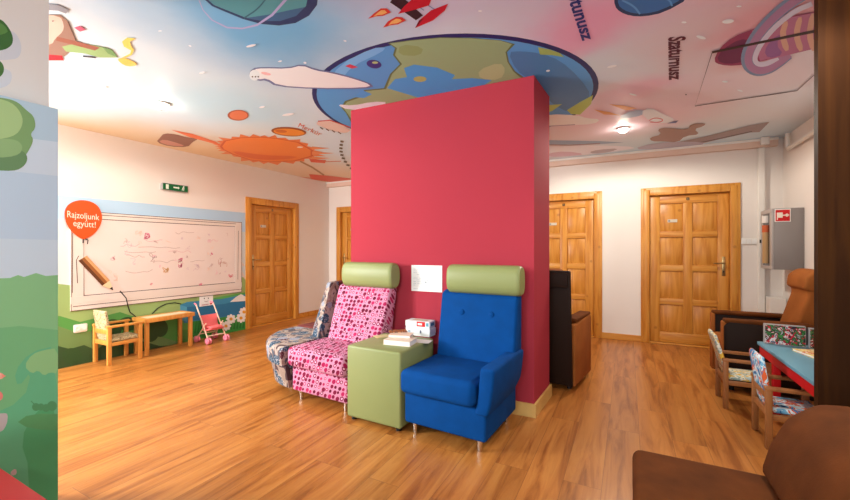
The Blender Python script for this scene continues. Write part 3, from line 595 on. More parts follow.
# ------------------------------------------------------------------ ceiling lamps
GEM = bpy.data.materials.new('lamp_glow'); GEM.use_nodes = True
_b = GEM.node_tree.nodes['Principled BSDF']; _b.inputs['Emission Color'].default_value = (1, .86, .68, 1); _b.inputs['Emission Strength'].default_value = 170
def lamp(x, y, label, power=LAMP_W, cone=177, blend=.25):
    r = thing('ceiling_lamp', label, 'lamp', (x, y, CEIL-.001), 0, 'round ceiling lamps')
    m = MB(); m.lathe([(.062, 0), (.066, -.006), (.062, -.016), (.045, -.018), (.042, -.010)], M['white'], 28); m.build('trim_ring', r)
    m = MB(); m.lathe([(.046, -.008), (.046, -.024), (.034, -.04), (.012, -.047)], GEM, 24); m.build('bulb', r)
    l = bpy.data.lights.new('lamp_light', 'SPOT'); l.energy = power; l.color = LAMP_C; l.shadow_soft_size = .05; l.spot_size = math.radians(cone); l.spot_blend = blend
    o = bpy.data.objects.new('lamp_light', l); COL.objects.link(o); o.parent = r; o.location = (0, 0, -.075)
x, y = ceil_xy(162, 103); lamp(x, y, 'lit ceiling lamp above the left side of the room near the printed sun', LAMP_W*1.35)
x, y = ceil_xy(623, 128); lamp(x, y, 'lit ceiling lamp right of the pillar in front of the back doors', LAMP_W*1.8)
for a, b, t in ((6.02, -4.02, 'ceiling lamp above the brown sofa'), (4.4, -7.4, 'added fill lamp on the ceiling behind the viewer'), (1.3, -7.6, 'added fill lamp on the ceiling behind the partition')):  # the last two are unseen lamps added for fill
    lamp(*R2(a, b), t, LAMP_W*1.1, *((140, .5) if b > -5 else (177, .25)))
# ================================================================== THINGS
# ---- left wall: board, balloon, sign, socket
LROT = ROT+math.pi/2     # local x along the left wall to the back, -y into the room, +y into the wall
def lws(px): p = lwp(px, CY); return (Vector((p.x, p.y))-B0).dot(V)
s0, s1 = lws(70), lws(241.3); bw = s1-s0
bd = thing('drawing_board', 'long white drawing board with plank border and pink scribbles on the left wall', 'board', R3(0, s0, .595), LROT)
m = MB(); bh = 1.09; fr = .125
x0, x1 = .115, bw-.115
m.box(0, bw, -.012, -.002, 0, fr*.6, M['board'], .002); m.box(0, bw, -.013, -.002, fr*.6, fr+.03, M['board'], .002)
m.box(0, bw, -.012, -.002, bh-.075, bh, M['board'], .002); m.box(0, x0, -.012, -.002, fr+.03, bh-.075, M['board'], .002); m.box(x1, bw, -.012, -.002, fr+.03, bh-.075, M['board'], .002)
PF = Print(m, lambda x, y, h: Vector((x, -.0125-h, y)), Vector((0, -1, 0)))
dk = (92, 66, 56)
for a in ([(0, bh), (bw, bh-.01)], [(.05, bh-.03), (bw-.1, bh-.035)], [(.02, .05), (bw, .045)], [(0, .1), (bw*.6, .09)], [(0, .003), (bw, .003)], [(.4, .125), (bw, .12)], [(0.004, 0), (.004, bh)], [(bw-.004, 0), (bw-.004, bh)], [(.015, .2), (.018, .9)], [(.06, .3), (.05, .55), (.07, .6)], [(bw-.07, .2), (bw-.06, .95)]): PF.line(a, .007, dk)
m.build('plank_border', bd, False)
m = MB(); m.box(x0, x1, -.008, -.002, fr+.03, bh-.075, mat('white_drawing_surface', (230, 214, 208), .35))
PF = Print(m, lambda x, y, h: Vector((x, -.0085-h, y)), Vector((0, -1, 0)))
for a in ([(x0, fr+.033), (x1, fr+.033), (x1-.003, bh-.078), (x0, bh-.078), (x0+.003, fr+.033)],): PF.line(a, .009, (70, 50, 46))
pk, gy = (226, 112, 148), (186, 160, 156)
def scrib(x, z, r, c, n, w=.006):
    PF.line([(x+random.uniform(-r, r), z+random.uniform(-r, r)) for _ in range(n)], w, c, True)
for px, py, r, c, n in ((147, 236, .045, pk, 26), (180, 260, .035, pk, 16), (180, 266, .035, pk, 18), (165, 270, .05, (226, 168, 96), 16), (113, 258, .03, (236, 170, 180), 12), (150, 285, .03, (236, 150, 160), 8), (211, 254, .025, pk, 10), (230, 275, .04, (230, 110, 130), 12), (200, 284, .03, (230, 120, 150), 8), (223, 262, .08, (200, 150, 130), 14), (152, 257, .06, gy, 10), (240, 262, .03, gy, 6)):
    p = to_room(lwp(px, py)); sx, sz = p.y-s0, p.z-.595
    if x0+r < sx < x1-r: scrib(sx, sz, r, c, n)
for px, py, L_ in ((120, 245, .2), (124, 252, .35), (126, 257, .2), (138, 247, .5), (145, 240, .2), (168, 252, .3), (175, 233, .25), (190, 262, .2), (125, 272, .3), (150, 262, .3), (208, 240, .15)):
    p = to_room(lwp(px, py)); sx, sz = p.y-s0, p.z-.595
    PF.line([(sx+L_*t/6, sz+random.uniform(-.02, .025)) for t in range(7)], .0045, gy if random.random() < .7 else (228, 170, 180), True)
for i in range(40):
    scrib(random.uniform(x0+.12, x1-.12), random.uniform(fr+.15, bh-.2), random.uniform(.015, .05), random.choice([(238, 190, 200), (206, 176, 172), (240, 206, 190), (216, 190, 200)]), random.randint(4, 9), .005)
m.build('drawing_panel', bd, False)
pc = [lwp(83, 258, .02), lwp(113, 290, .02)]
# painted pencil resting on the border: flat cut-out
pen = thing('pencil_cutout', 'big brown pencil cut-out leaning across the left end of the drawing board', 'cut-out', R3(.0165, s0, .595), LROT)
a = to_room(pc[0]); b = to_room(pc[1]); A = Vector((a.y-s0, a.z-.595)); Bv = Vector((b.y-s0, b.z-.595)); d = (Bv-A).normalized(); nn = Vector((-d.y, d.x))
def pstrip(o0, o1, t0, t1, mm, name, extra=None):
    m = MB(); q = [A+d*t0+nn*o0, A+d*t1+nn*o0, A+d*t1+nn*o1, A+d*t0+nn*o1]; m.loft([[(p.x, -.004, p.y) for p in q], [(p.x, .002, p.y) for p in q]], mm); return m.build(name, pen, False)
Lp = (Bv-A).length-.11
pstrip(-.048, -.018, 0, Lp, ink((96, 56, 30)), 'dark_side'); pstrip(-.018, .013, 0, Lp, ink((150, 92, 48)), 'middle_side'); pstrip(.013, .043, 0, Lp, ink((206, 156, 106)), 'light_side')
m = MB(); q = [A+d*Lp-nn*.048, A+d*(Lp+.11), A+d*Lp+nn*.043]; m.loft([[(p.x, -.004, p.y) for p in q], [(p.x, .002, p.y) for p in q]], ink((232, 204, 164))); tp_ = A+d*(Lp+.11); q = [tp_-d*.035-nn*.016, tp_+d*.005, tp_-d*.035+nn*.016]; m.loft([[(p.x, -.006, p.y) for p in q], [(p.x, -.0038, p.y) for p in q]], ink((30, 22, 20))); m.build('pencil_tip', pen, False)
# balloon
pb = to_room(lwp(83.5, 238)); bl = thing('balloon_sign', 'orange balloon sign with white words above the left end of the board', 'sign', R3(.018, pb.y, pb.z), LROT)
def blp(px, py): p = to_room(lwp(px, py, .018)); return (p.y-pb.y, p.z-pb.z)
prof = [blp(*p) for p in ((83, 200), (91, 201.4), (98, 206), (101.5, 213), (102, 220), (99, 228), (93, 235), (86, 238.5), (83, 239.2), (80, 238.3), (73, 233), (67, 225.5), (64.4, 217), (65, 209), (69, 203.6), (76, 200.6))]
prof = smoothpoly(prof, 2)
m = MB(); m.loft([[(x, -.006, z) for x, z in prof], [(x, .002, z) for x, z in prof]], ink((226, 78, 22)))
PF = Print(m, lambda x, y, h: Vector((*(lambda t: (t[0], -.0065-h, t[1]))(blp(x, y)),)), Vector((0, -1, 0)))
PF.text('Rajzoljunk', (67, 217.2), (99, 220.2), (67, 210.4), (99, 214.2), (246, 226, 206)); PF.text('együtt!', (73, 226), (95.5, 227.6), (73, 219.4), (95.5, 221.6), (246, 226, 206))
m.build('balloon', bl, False)
m = MB(); m.tube([(*(lambda t: (t[0], -.002, t[1]))(blp(83.3, 239)),), (*(lambda t: (t[0], -.002, t[1]))(blp(83, 243)),)], .006, ink((60, 44, 40))); m.tube([(*(lambda t: (t[0], -.002, t[1]))(blp(85, 238.6)),), (*(lambda t: (t[0], -.002, t[1]))(blp(88, 240)),), (*(lambda t: (t[0], -.002, t[1]))(blp(87.4, 244)),)], .005, ink((60, 44, 40))); m.build('knot', bl)
# exit sign
p = to_room(lwp(173.4, 188)); ex_ = thing('exit_sign', 'small green emergency exit sign high on the left wall', 'sign', R3(0, p.y, p.z), LROT)
m = MB(); m.box(-.165, .165, -.05, -.001, -.045, .045, M['steel'], .006); m.build('housing', ex_)
m = MB(); m.box(-.158, .158, -.054, -.05, -.04, .04, ink((14, 96, 52)))
PF = Print(m, lambda x, y, h: Vector((x, -.0545-h, y)), Vector((0, -1, 0))); W = (226, 236, 222)
PF.poly([(-.03, -.008), (.03, -.008), (.03, .01), (-.03, .01)], W); PF.poly([(.03, -.018), (.05, .001), (.03, .02)], W); PF.poly([(-.125, -.03), (-.09, -.03), (-.09, .03), (-.125, .03)], W)
PF.line([(.1, .022), (.092, .004), (.105, -.01), (.1, -.028)], .011, W); PF.line([(.092, .004), (.08, -.026)], .01, W); PF.line([(.115, .008), (.098, .012), (.084, .004)], .008, W); PF.ell(.104, .028, .008, .008, W, 0, 10)
m.build('sign_face', ex_, False)
# wall socket
p = to_room(lwp(80, 328)); so = thing('wall_socket', 'white double socket low on the mural left of the small chair', 'socket', R3(0, p.y, p.z), LROT)
m = MB(); m.box(-.06, .06, -.018, -.003, -.045, .045, M['white'], .012, 3); m.build('cover', so)
m = MB()
for x in (-.028, .028): m.lathe([(.02, 0), (.02, .004), (.016, .002)], M['paper'], 16, (x, 0, 0))
o = m.build('outlet', so); o.rotation_euler = (math.pi/2, 0, 0); o.location = (0, -.0175, 0)
# cables from the board
def wcable(pts, label):
    m = MB(); m.tube([lwp(x, y, .012) for x, y in pts], .006, M['black'], 6); tag(m.build('cable', None), label, 'cable')
wcable([(120, 291), (126, 298), (128, 306), (130, 312), (136, 317), (141, 322)], 'black cable hanging from the board down behind the small chair')
wcable([(152, 314), (158, 308), (166, 304), (175, 302.6), (181, 304)], 'black cable curving over the small table to the painted lake')
# paper card on the mural above the stroller
p = to_room(lwp(206, 299.5)); m = MB(); m.box(-.1, .1, -.006, -.0025, -.09, .09, M['paper'])
PF = Print(m, lambda x, y, h: Vector((x, -.0064-h, y)), Vector((0, -1, 0)))
for x, y in ((-.03, .02), (.03, .015)): PF.ell(x, y, .008, .01, (60, 60, 70), 0, 10)
PF.line([(-.03, -.02), (0, -.03), (.03, -.022)], .006, (120, 90, 90)); PF.poly([(.05, -.06), (.09, -.05), (.085, -.075), (.055, -.08)], (206, 60, 70)); PF.line([(-.07, -.07), (.03, -.072)], .008, (180, 60, 90))
o = m.build('paper_card', None, False, loc=R3(.003, p.y, p.z), rotz=LROT); tag(o, 'white paper card with a small drawing above the doll stroller', 'paper')
# ---- small wooden chair generator (faces local -y)
def kid_chair(label, loc, rotz, wood, fab, fab2, hh=.58, lean=1):
    r = thing('child_chair', label, 'chair', loc, rotz)
    w, d, t = .15, .15, .017
    for sx in (-1, 1):
        m = MB(); m.box(sx*w-t, sx*w+t, d-.034, d, 0, .40, wood, .004); m.build('leg', r)
        m = MB(); m.box(sx*w-t, sx*w+t, -d, -d+.034, 0, .375, wood, .004); m.build('leg', r)
        m = MB(); m.box(sx*w-t-.004, sx*w+t+.004, -d-.015, d+.005, .375, .397, wood, .005); m.build('armrest', r)
        m = MB(); m.box(sx*w-.011, sx*w+.011, -d+.034, d-.034, .19, .225, wood, .003); m.build('side_rail', r)
    for z in (.2, .31):
        m = MB(); m.box(-w+t, w-t, d-.024, d-.006, z, z+.045, wood, .003); m.build('back_slat', r)
    m = MB(); m.box(-w+t, w-t, -d+.006, -d+.028, .18, .222, wood, .003); m.build('front_rail', r)
    m = MB(); m.box(-w+t+.002, w-t-.002, -d+.005, d-.03, .225, .262, fab2, .014, 3); m.build('seat', r)
    m = MB(); prof = [(d-.055, .255), (d-.025, .25), (d-.01+.03*lean, .42), (d-.008+.07*lean, hh-.02), (d-.015+.07*lean, hh), (d-.033+.07*lean, hh-.003), (d-.038+.03*lean, .42)]
    m.prism(prof, 0, -w+t+.004, w-t-.004, fab, .008, 2); m.build('backrest', r)
    return r
lc = R3(.235, -3.855, 0)
c0 = lwp(0, 0)
pn = Vector((-3.49, 4.25)); 
cpos = pn + V*.17 - U*.10
kid_chair('small beech child chair with beige speckled upholstery below the drawing board', (cpos.x, cpos.y, 0), math.atan2(V.x, -V.y), M['beech'], M['chairfab'], M['chairfab'], .55, .3).scale = (1, 1.14, 1.08)
# small table beside it
tp0 = Vector((-3.30, 4.61)); tw, td, tz = .56, .27, .44
tb = thing('child_table', 'small beech play table under the drawing board', 'table', (tp0.x, tp0.y, 0), LROT)
# local x along wall to the back; local y towards the wall
m = MB(); m.box(-.02, tw+.02, -.02, td, tz-.05, tz-.012, M['beech'], .005); m.box(.03, tw-.03, .02, td-.03, tz-.012, tz-.006, mat('pale_table_inlay', (226, 210, 176), .4)); 
for a in ((-.02, tw+.02, -.02, .03), (-.02, tw+.02, td-.035, td), (-.02, .035, .03, td-.035), (tw-.035, tw+.02, .03, td-.035)): m.box(a[0], a[1], a[2], a[3], tz-.012, tz, M['beech'], .003)
m.build('tabletop', tb)
for x in (0, tw-.04):
    for y in (0, td-.045): m = MB(); m.box(x, x+.04, y, y+.04, 0, tz-.05, M['beech'], .004); m.build('leg', tb)
# doll stroller
sp = Vector(((212-CX)/F*5.35, 5.35)); st_ = thing('doll_stroller', 'pink doll stroller parked by the painted lake', 'stroller', (sp.x, sp.y, 0), math.radians(59.5))
# local: front -y
wheels = {}
for sx in (-1, 1):
    x = sx*.12
    m = MB(); m.tube([(x, .17, .5), (x, .02, .27), (x*1.05, -.13, .045)], .0085, M['cream']); m.build('frame_tube', st_)
    m = MB(); m.tube([(x*.98, -.06, .27), (x*.98, .03, .18), (x*1.05, .14, .045)], .0085, M['cream']); m.build('frame_tube', st_)
    m = MB(); m.tube([(x, .17, .5), (x*.98, .2, .515), (x*.9, .23, .515)], .011, M['pinkplastic']); m.build('handle', st_)
    for y in (-.13, .14):
        m = MB()
        for o_ in (-.016, .016):
            q = [(math.cos(a)*.042, math.sin(a)*.042) for a in [2*math.pi*i/20 for i in range(20)]]
            m.loft([[(x*1.05+o_-.011, y+c*.88, .043+s_*.88) for c, s_ in q], [(x*1.05+o_-.006, y+c, .043+s_) for c, s_ in q], [(x*1.05+o_+.006, y+c, .043+s_) for c, s_ in q], [(x*1.05+o_+.011, y+c*.88, .043+s_*.88) for c, s_ in q]], M['pinkplastic'])
        o = m.build('wheel', st_); m = MB(); m.tube([(x*1.05-.03, y, .043), (x*1.05+.03, y, .043)], .012, mat('lilac_plastic', (206, 150, 190), .4), 10); m.build('hub', o)
m = MB(); m.tube([(-.12, .1, .11), (.12, .1, .11)], .007, M['cream']); m.build('crossbar', st_); m = MB(); m.tube([(-.12, -.09, .1), (.12, -.09, .1)], .007, M['cream']); m.build('crossbar', st_)
m = MB(); m.prism([(.075, .36), (.095, .36), (.045, .24), (.0, .17), (-.1, .2), (-.115, .185), (-.1, .178), (-.01, .15), (.03, .17), (.06, .24)], 0, -.11, .11, M['pinkcloth'], .004); m.build('seat', st_)
m = MB(); m.box(-.085, .085, -.12, .03, .19, .225, M['pinkcloth'], .016, 3); m.build('cushion', st_)
# ---- lounge chairs at the pillar (local front -y, origin mid front edge on floor)
def lounge(name, label, loc, rotz, w, d, fab, arm=False, headdx=0, headw=None, tufts=False, bdx=0, head=True, shear=0, cat='chair'):
    r = thing(name, label, cat, loc, rotz)
    hw = w/2; ra = .0
    m = MB(); m.box(-hw, hw, .02, d-.03, .08, .285, fab, .018, 3); m.build('base', r)
    m = MB(); m.box(-hw-.012, hw+.012-(.07 if arm else 0), -.035, d-.16, .29, .455, fab, .045, 4); m.build('seat', r)
    m = MB(); m.prism([(d-.24, .33), (d-.10, .33), (d-.02, .40), (d-.012, .93), (d-.06, .955), (d-.125, .93), (d-.2, .5)], 0, -hw+.02+bdx, hw-.004+bdx+(.045 if arm else 0), fab, .022, 3)
    for v in m.bm.verts: v.co.x += max(0, v.co.z-.42)*shear
    bk = m.build('backrest', r)
    if tufts:
        for x in (-.12, .12):
            m = MB(); m.lathe([(.022, -.004), (.02, .006), (.008, .011)], fab, 14); o = m.build('button', bk); o.location = (x+.03, d-.15, .79); o.rotation_euler = (math.radians(83), 0, 0)
    hwid = (headw or w)/2
    m = MB(); cy, cz, ry, rz = d-.085, 1.04, .075, .112; N = 20
    def hring(x, f): return [(x, cy+ry*f*(abs(math.cos(t))**.75)*math.copysign(1, math.cos(t)), cz+rz*f*(abs(math.sin(t))**.75)*math.copysign(1, math.sin(t))) for t in [2*math.pi*i/N for i in range(N)]]
    if head: m.loft([hring(headdx-hwid, .86), hring(headdx-hwid+.012, .97), hring(headdx-hwid+.03, 1), hring(headdx+hwid-.03, 1), hring(headdx+hwid-.012, .97), hring(headdx+hwid, .86)], M['green']); m.build('headrest', r)
    else: m.bm.free()
    for sx in (-1, 1):
        for y in (.07, d-.08):
            x = sx*(hw-.06); m = MB(); m.tube([(x, y, 0), (x, y, .1)], [.014, .019], M['chrome'], 12); m.box(x-.03, x+.03, y-.03, y+.03, .086, .0935, M['black']); m.build('leg', r)
    if arm:
        m = MB(); x0, x1 = hw-.07, hw+.018
        rings = []
        for z, o in ((.25, 0), (.33, .022), (.42, .036), (.5, .044), (.545, .046)):
            rings.append([(x0+o*.8, .0, z), (x1+o, .0, z), (x1+o, (.60 if z > .3 else .5), z), (x0+o*.8, (.60 if z > .3 else .5), z)])
        t = bmesh.new(); vr = [[t.verts.new(p) for p in rg] for rg in rings]
        for a, b in zip(vr, vr[1:]):
            for j in range(4): t.faces.new((a[j], a[(j+1) % 4], b[(j+1) % 4], b[j]))
        t.faces.new(list(reversed(vr[0]))); t.faces.new(vr[-1]); bmesh.ops.recalc_face_normals(t, faces=list(t.faces))
        es = [e for e in t.edges if len(e.link_faces) == 2 and e.calc_face_angle(0) > .6]; bmesh.ops.bevel(t, geom=es, offset=.018, segments=3, profile=.5, affect='EDGES')
        m.merge(t, fab); m.build('armrest', r)
    return r
lounge('lounge_chair', 'blue lounge chair with one armrest and sage headrest in front of the pillar', (.103, 2.521, 0), math.radians(-31), .60, .645, M['blue'], True, .07, .585, True)
pf = Vector((-.605, 2.965)); ang = math.radians(-31); pu = Vector((math.cos(ang), math.sin(ang))); pw = .62
pcn = pf-pu*(pw/2)
lounge('lounge_chair', 'pink dotted lounge chair with sage headrest left of the green side table', (pcn.x, pcn.y, 0), ang, pw, .60, M['dots'], False, .13, .56, False, .012, shear=.13)
# corner seat
pvv = Vector((-math.sin(ang), math.cos(ang))); C2 = PA - pu*.165 + pvv*.03
cs = thing('corner_seat', 'rounded floral patchwork corner seat left of the pink dotted chair', 'chair', (C2.x, C2.y, 0), ang)
def wedge(m, r0, r1, z0, z1, mm, round_=.03, n=22, a0=180, a1=270):
    ring = []
    prof = [(r1[0], z0)]
    steps = 5
    for i in range(steps+1):
        t = i/steps; prof.append((r1[0]+(r1[1]-r1[0])*t, z0+(z1-round_-z0)*t)) if i else None
    for i in range(1, 5): a = math.pi/2*i/4; prof.append((r1[1]-round_+round_*math.cos(a), z1-round_+round_*math.sin(a)))
    rings = []
    for j in range(n+1):
        t = math.radians(a0+(a1-a0)*j/n); c, s = math.cos(t), math.sin(t)
        rings.append([(r0*c, r0*s, z0)]+[(r*c, r*s, z) for r, z in prof]+[(r0*c, r0*s, z1)])
    m.loft(rings, mm)
m = MB(); wedge(m, .03, (.60, .635), .09, .285, M['floral'], .02, a1=268); m.build('base', cs)
m = MB(); wedge(m, .03, (.665, .675), .29, .45, M['floral'], .05, a1=267.5); m.build('seat', cs)
m = MB(); wedge(m, .02, (.27, .13), .455, .95, M['floral'], .03, a1=266); m.build('backrest', cs)
for t in (200, 232):
    x, y = .45*math.cos(math.radians(t)), .45*math.sin(math.radians(t)); m = MB(); m.tube([(x, y, 0), (x, y, .095)], [.014, .019], M['chrome'], 12); m.build('leg', cs)
m = MB(); m.tube([(.12*math.cos(math.radians(225)), .12*math.sin(math.radians(225)), 0), (.12*math.cos(math.radians(225)), .12*math.sin(math.radians(225)), .095)], [.014, .019], M['chrome'], 12); m.build('leg', cs)
# maroon chair round the corner on the pillar's left side
mc = C2 + pvv*.30 - pu*.64
lounge('lounge_chair', 'maroon lounge chair behind the floral corner seat at the far side of the pillar', (mc.x, mc.y, 0), ang-math.pi/2, .56, .60, M['maroon'], head=False)
# green side table
ta = math.radians(-28.7); tu = Vector((math.cos(ta), math.sin(ta))); tv = Vector((-tu.y, tu.x)); t0 = Vector((-.585, 2.915))
gt = thing('side_table', 'sage green upholstered cube table between the pink and blue chairs', 'table', (t0.x, t0.y, 0), ta)
m = MB(); m.box(0, .475, 0, .50, .025, .556, M['green'], .016, 3); m.build('body', gt)
for x in (.04, .435):
    for y in (.04, .43): m = MB(); m.lathe([(.02, 0), (.02, .026)], M['black'], 14, (x, y, 0)); m.build('foot', gt)
def onT(px, py, z):
    d = F*(H-z)/(py-CY); return ((px-CX)/F*d, d)
TZ = .5565
def book(name, px, py, z, sx, sy, h, rz, cov, label, cat='book', pages=True):
    x, y = onT(px, py, z); r = thing(name, label, cat, (x, y, z), math.radians(rz))
    if pages:
        m = MB(); m.box(-sx/2+.004, sx/2-.004, -sy/2+.003, sy/2-.004, .003, h-.003, M['paper']); m.build('pages', r, False)
        m = MB(); m.box(-sx/2, sx/2, -sy/2, sy/2, 0, .003, cov); m.box(-sx/2, sx/2, -sy/2, sy/2, h-.003, h, cov); m.box(-sx/2, -sx/2+.003, -sy/2, sy/2, .003, h-.003, cov); m.build('cover', r, False)
    return r
cream_c = ink((226, 206, 186)); 
book('book', 400.5, 343.5, TZ, .215, .15, .038, -20, cream_c, 'thick cream book lying lowest in the pile on the green table')
book('book', 401, 336.3, TZ+.0385, .175, .115, .02, -12, ink((226, 196, 176)), 'thinner cream book lying on the thick cream book')
book('booklet', 398, 331.5, TZ+.059, .14, .085, .007, 12, print_mat('brown_orange_cover', [(120, 60, 40), (190, 110, 50), (90, 60, 60), (220, 160, 110)], 22, .5), 'brown and orange booklet on top of the book pile', 'booklet')
x, y = onT(382, 336.5, TZ); m = MB(); m.box(-.06, .06, -.045, .045, 0, .004, ink((206, 190, 140))); o = m.build('leaflet', None, False, loc=(x, y, TZ), rotz=.5); tag(o, 'pale yellow leaflet lying left of the book pile', 'leaflet')
x, y = onT(420, 341, TZ); m = MB(); m.box(-.075, .075, -.05, .05, 0, .0035, ink((216, 208, 200))); o = m.build('leaflet', None, False, loc=(x+.012, y-.012, TZ), rotz=-.35); tag(o, 'white leaflet sticking out right of the book pile', 'leaflet')
def gamebox(px, py, z, sx, sy, h, rz, label, decor):
    x, y = px, py; r = thing('game_box', label, 'box', (x, y, z), math.radians(rz))
    m = MB(); m.box(-sx/2+.003, sx/2-.003, -sy/2+.003, sy/2-.003, 0, h*.6, M['paper'], .001); m.build('tray', r, False)
    m = MB(); m.box(-sx/2, sx/2, -sy/2, sy/2, h*.25, h, mat('box_white', (222, 224, 226), .45), .0015)
    decor(m, sx, sy, h); m.build('lid', r, False); return r
def dec1(m, sx, sy, h):
    m.box(-.005, sx*.32, -sy/2-.0012, -sy/2+.001, h*.3, h*.95, ink((206, 32, 36))); m.box(.005, sx*.2, -sy/2-.002, -sy/2-.0005, h*.5, h*.75, M['paper'])
    m.box(sx*.36, sx*.46, -sy/2-.0012, -sy/2+.001, h*.4, h*.85, ink((90, 150, 170))); m.box(sx/2-.001, sx/2+.0012, -sy*.3, sy*.3, h*.4, h*.8, ink((70, 140, 160)))
    m.box(-sx*.3, sx*.3, -sy*.25, sy*.3, h-.0005, h+.0006, ink((196, 176, 150)))
def dec2(m, sx, sy, h):
    m.box(sx*.1, sx*.16, -sy/2-.0012, -sy/2+.001, h*.4, h*.8, ink((90, 90, 110))); m.box(-sx*.4, -sx*.3, -sy/2-.0012, -sy/2+.001, h*.4, h*.7, ink((150, 170, 190)))
gamebox(-.035, 3.255, TZ, .225, .115, .062, -28, 'white game box lying under another at the back of the green table', dec2)
gamebox(-.039, 3.253, TZ+.0625, .222, .112, .06, -26, 'white game box with red label on top of the other box', dec1)
# paper on the pillar
e1 = (PB-PA).normalized(); pn2 = Vector((-e1.y, e1.x)); 
if pn2.dot(PA) > 0: pn2 = -pn2
def pil(px):
    k = (px-CX)/F; c = PA; nrm = pn2; t = nrm.dot(c)/nrm.dot(Vector((k, 1))); return Vector((k*t, t))
a, b = pil(411.6), pil(442.2); zc = lambda py, q: H-(py-CY)*q.y/F
mid = (a+b)/2; wz = (b-a).length; z0 = zc(291.5, mid); z1 = zc(265.3, mid)
m = MB(); m.box(-wz/2, wz/2, -.0035, -.001, 0, z1-z0, M['paper'])
PF = Print(m, lambda x, y, h: Vector((x, -.0037-h, y)), Vector((0, -1, 0)))
for i in range(12):
    y = .02+i*(z1-z0-.04)/12; x = -wz/2+.02; 
    while x < wz/2-.05:
        L_ = random.uniform(.01, .05)
        if random.random() < .6: PF.line([(x, y), (x+L_, y)], .003, (176, 184, 192))
        x += L_+.012
PF.line([(0, .04), (.01, .1), (.03, .15)], .003, (150, 160, 170)); PF.ell(-.005, .08, .006, .006, (70, 90, 110), 0, 8)
o = m.build('notice_sheet', None, False, loc=(mid.x, mid.y, z0), rotz=math.atan2(e1.y, e1.x)); tag(o, 'white printed notice sheet taped to the pillar between the headrests', 'paper')
# ---- brown armchairs with padded arms (local front -y, origin mid front edge)
def armchair(label, loc, rotz, w=.68, d=.78, side=None, seatm=None, armh=.62, armside=None):
    r = thing('armchair', label, 'armchair', loc, rotz); hw = w/2; at = .12
    side = side or M['darkside']; seatm = seatm or M['tan']
    for sx in (-1, 1):
        x0, x1 = (hw-at, hw) if sx > 0 else (-hw, -hw+at)
        m = MB(); m.prism([(.0, .04), (d-.04, .04), (d-.04, armh-.03), (.03, armh), (-.005, armh-.04)], 0, x0 if sx < 0 else x0+.02, x1-.02 if sx < 0 else x1, armside or side, .012, 2); o = m.build('arm_panel', r)
        m = MB(); m.box(x0 if sx > 0 else x0+.012, x1-.012 if sx > 0 else x1, -.012, .02, .045, armh-.005, seatm, .012, 2); m.box(x0+.004, x1-.004, 0, d-.1, armh-.015, armh+.02, M['brown'], .014, 3); m.build('arm_pad', o)
    m = MB(); m.box(-hw+at+.002, hw-at-.002, .01, d-.1, .06, .28, seatm, .01); m.build('base', r)
    m = MB(); m.box(-hw+at+.004, hw-at-.004, -.01, d-.2, .285, .44, seatm, .04, 4); m.build('seat', r)
    m = MB(); m.prism([(d-.24, .4), (d-.03, .3), (d+.06, 1.0), (d+.04, 1.05), (d-.02, 1.07), (d-.08, 1.03), (d-.12, .95), (d-.1, .88)], 0, -hw+at+.004, hw-at-.004, seatm, .03, 3); bk = m.build('backrest', r)
    m = MB(); m.prism([(d-.135, .92), (d-.06, .9), (d+.06, .93), (d+.07, 1.02), (d+.03, 1.09), (d-.06, 1.09), (d-.125, 1.03)], 0, -hw+at-.015, hw-at+.015, seatm, .03, 3); m.build('head_roll', r)
    m = MB(); m.prism([(d-.02, .05), (d+.01, .05), (d+.085, 1.08), (d+.05, 1.08)], 0, -hw+.012, hw-.012, side, .01); m.box(-hw+.03, hw-.03, d+.078, d+.098, .93, 1.06, side, .008); m.build('back_shell', r)
    for sx in (-1, 1):
        for y in (.06, d-.1): m = MB(); m.lathe([(.022, 0), (.022, .045)], M['black'], 14, (sx*(hw-.07), y, 0)); m.build('foot', r)
    return r
du = Vector((U.x, U.y)); rz = math.atan2(du.x, -du.y)
rf = math.radians(36); fd = Vector((math.sin(rf), math.cos(rf))); fr2 = Vector((fd.y, -fd.x))
c = Vector((1.351, 3.49))+fd*.56-fr2*.34
armchair('dark brown armchair with its back to the viewer behind the right of the crimson pillar', (c.x, c.y, 0), math.atan2(fd.x, -fd.y), .68, .62, M['darkside'], M['tan'], .62, M['tan'])  # tan arm panels: lamplight on the outer arm put into the colour
c = Vector((2.69, 3.50))+V*.33; rz2 = math.atan2(-du.x, du.y)
armchair('brown armchair by the right wall behind the blue-topped play table', (c.x, c.y, 0), rz2, .66, .70, M['darkside'], M['tan'])
# ---- play table on the right
pt = Vector((2.605, 3.06)); tbx = thing('play_table', 'blue-topped play table with red edge at the right', 'table', (pt.x, pt.y, 0), ROT)
L_, W_ = 1.05, .62
m = MB(); m.box(0, W_, -L_, 0, .525, .55, M['tableblue'], .004); m.build('tabletop', tbx)
m = MB(); m.box(.012, W_-.012, -L_+.012, -.012, .455, .5245, M['tablered'], .003); m.build('apron', tbx)
for x in (.07, W_-.11):
    for y in (-L_+.07, -.11): m = MB(); m.box(x, x+.045, y, y+.045, 0, .455, M['tablered'], .004); m.build('leg', tbx)
def slabbox(name, label, px0, px1, py, z, th, h, rz, mm, cat):
    x0, y0 = onT(px0, py, z); x1, y1 = onT(px1, py, z)
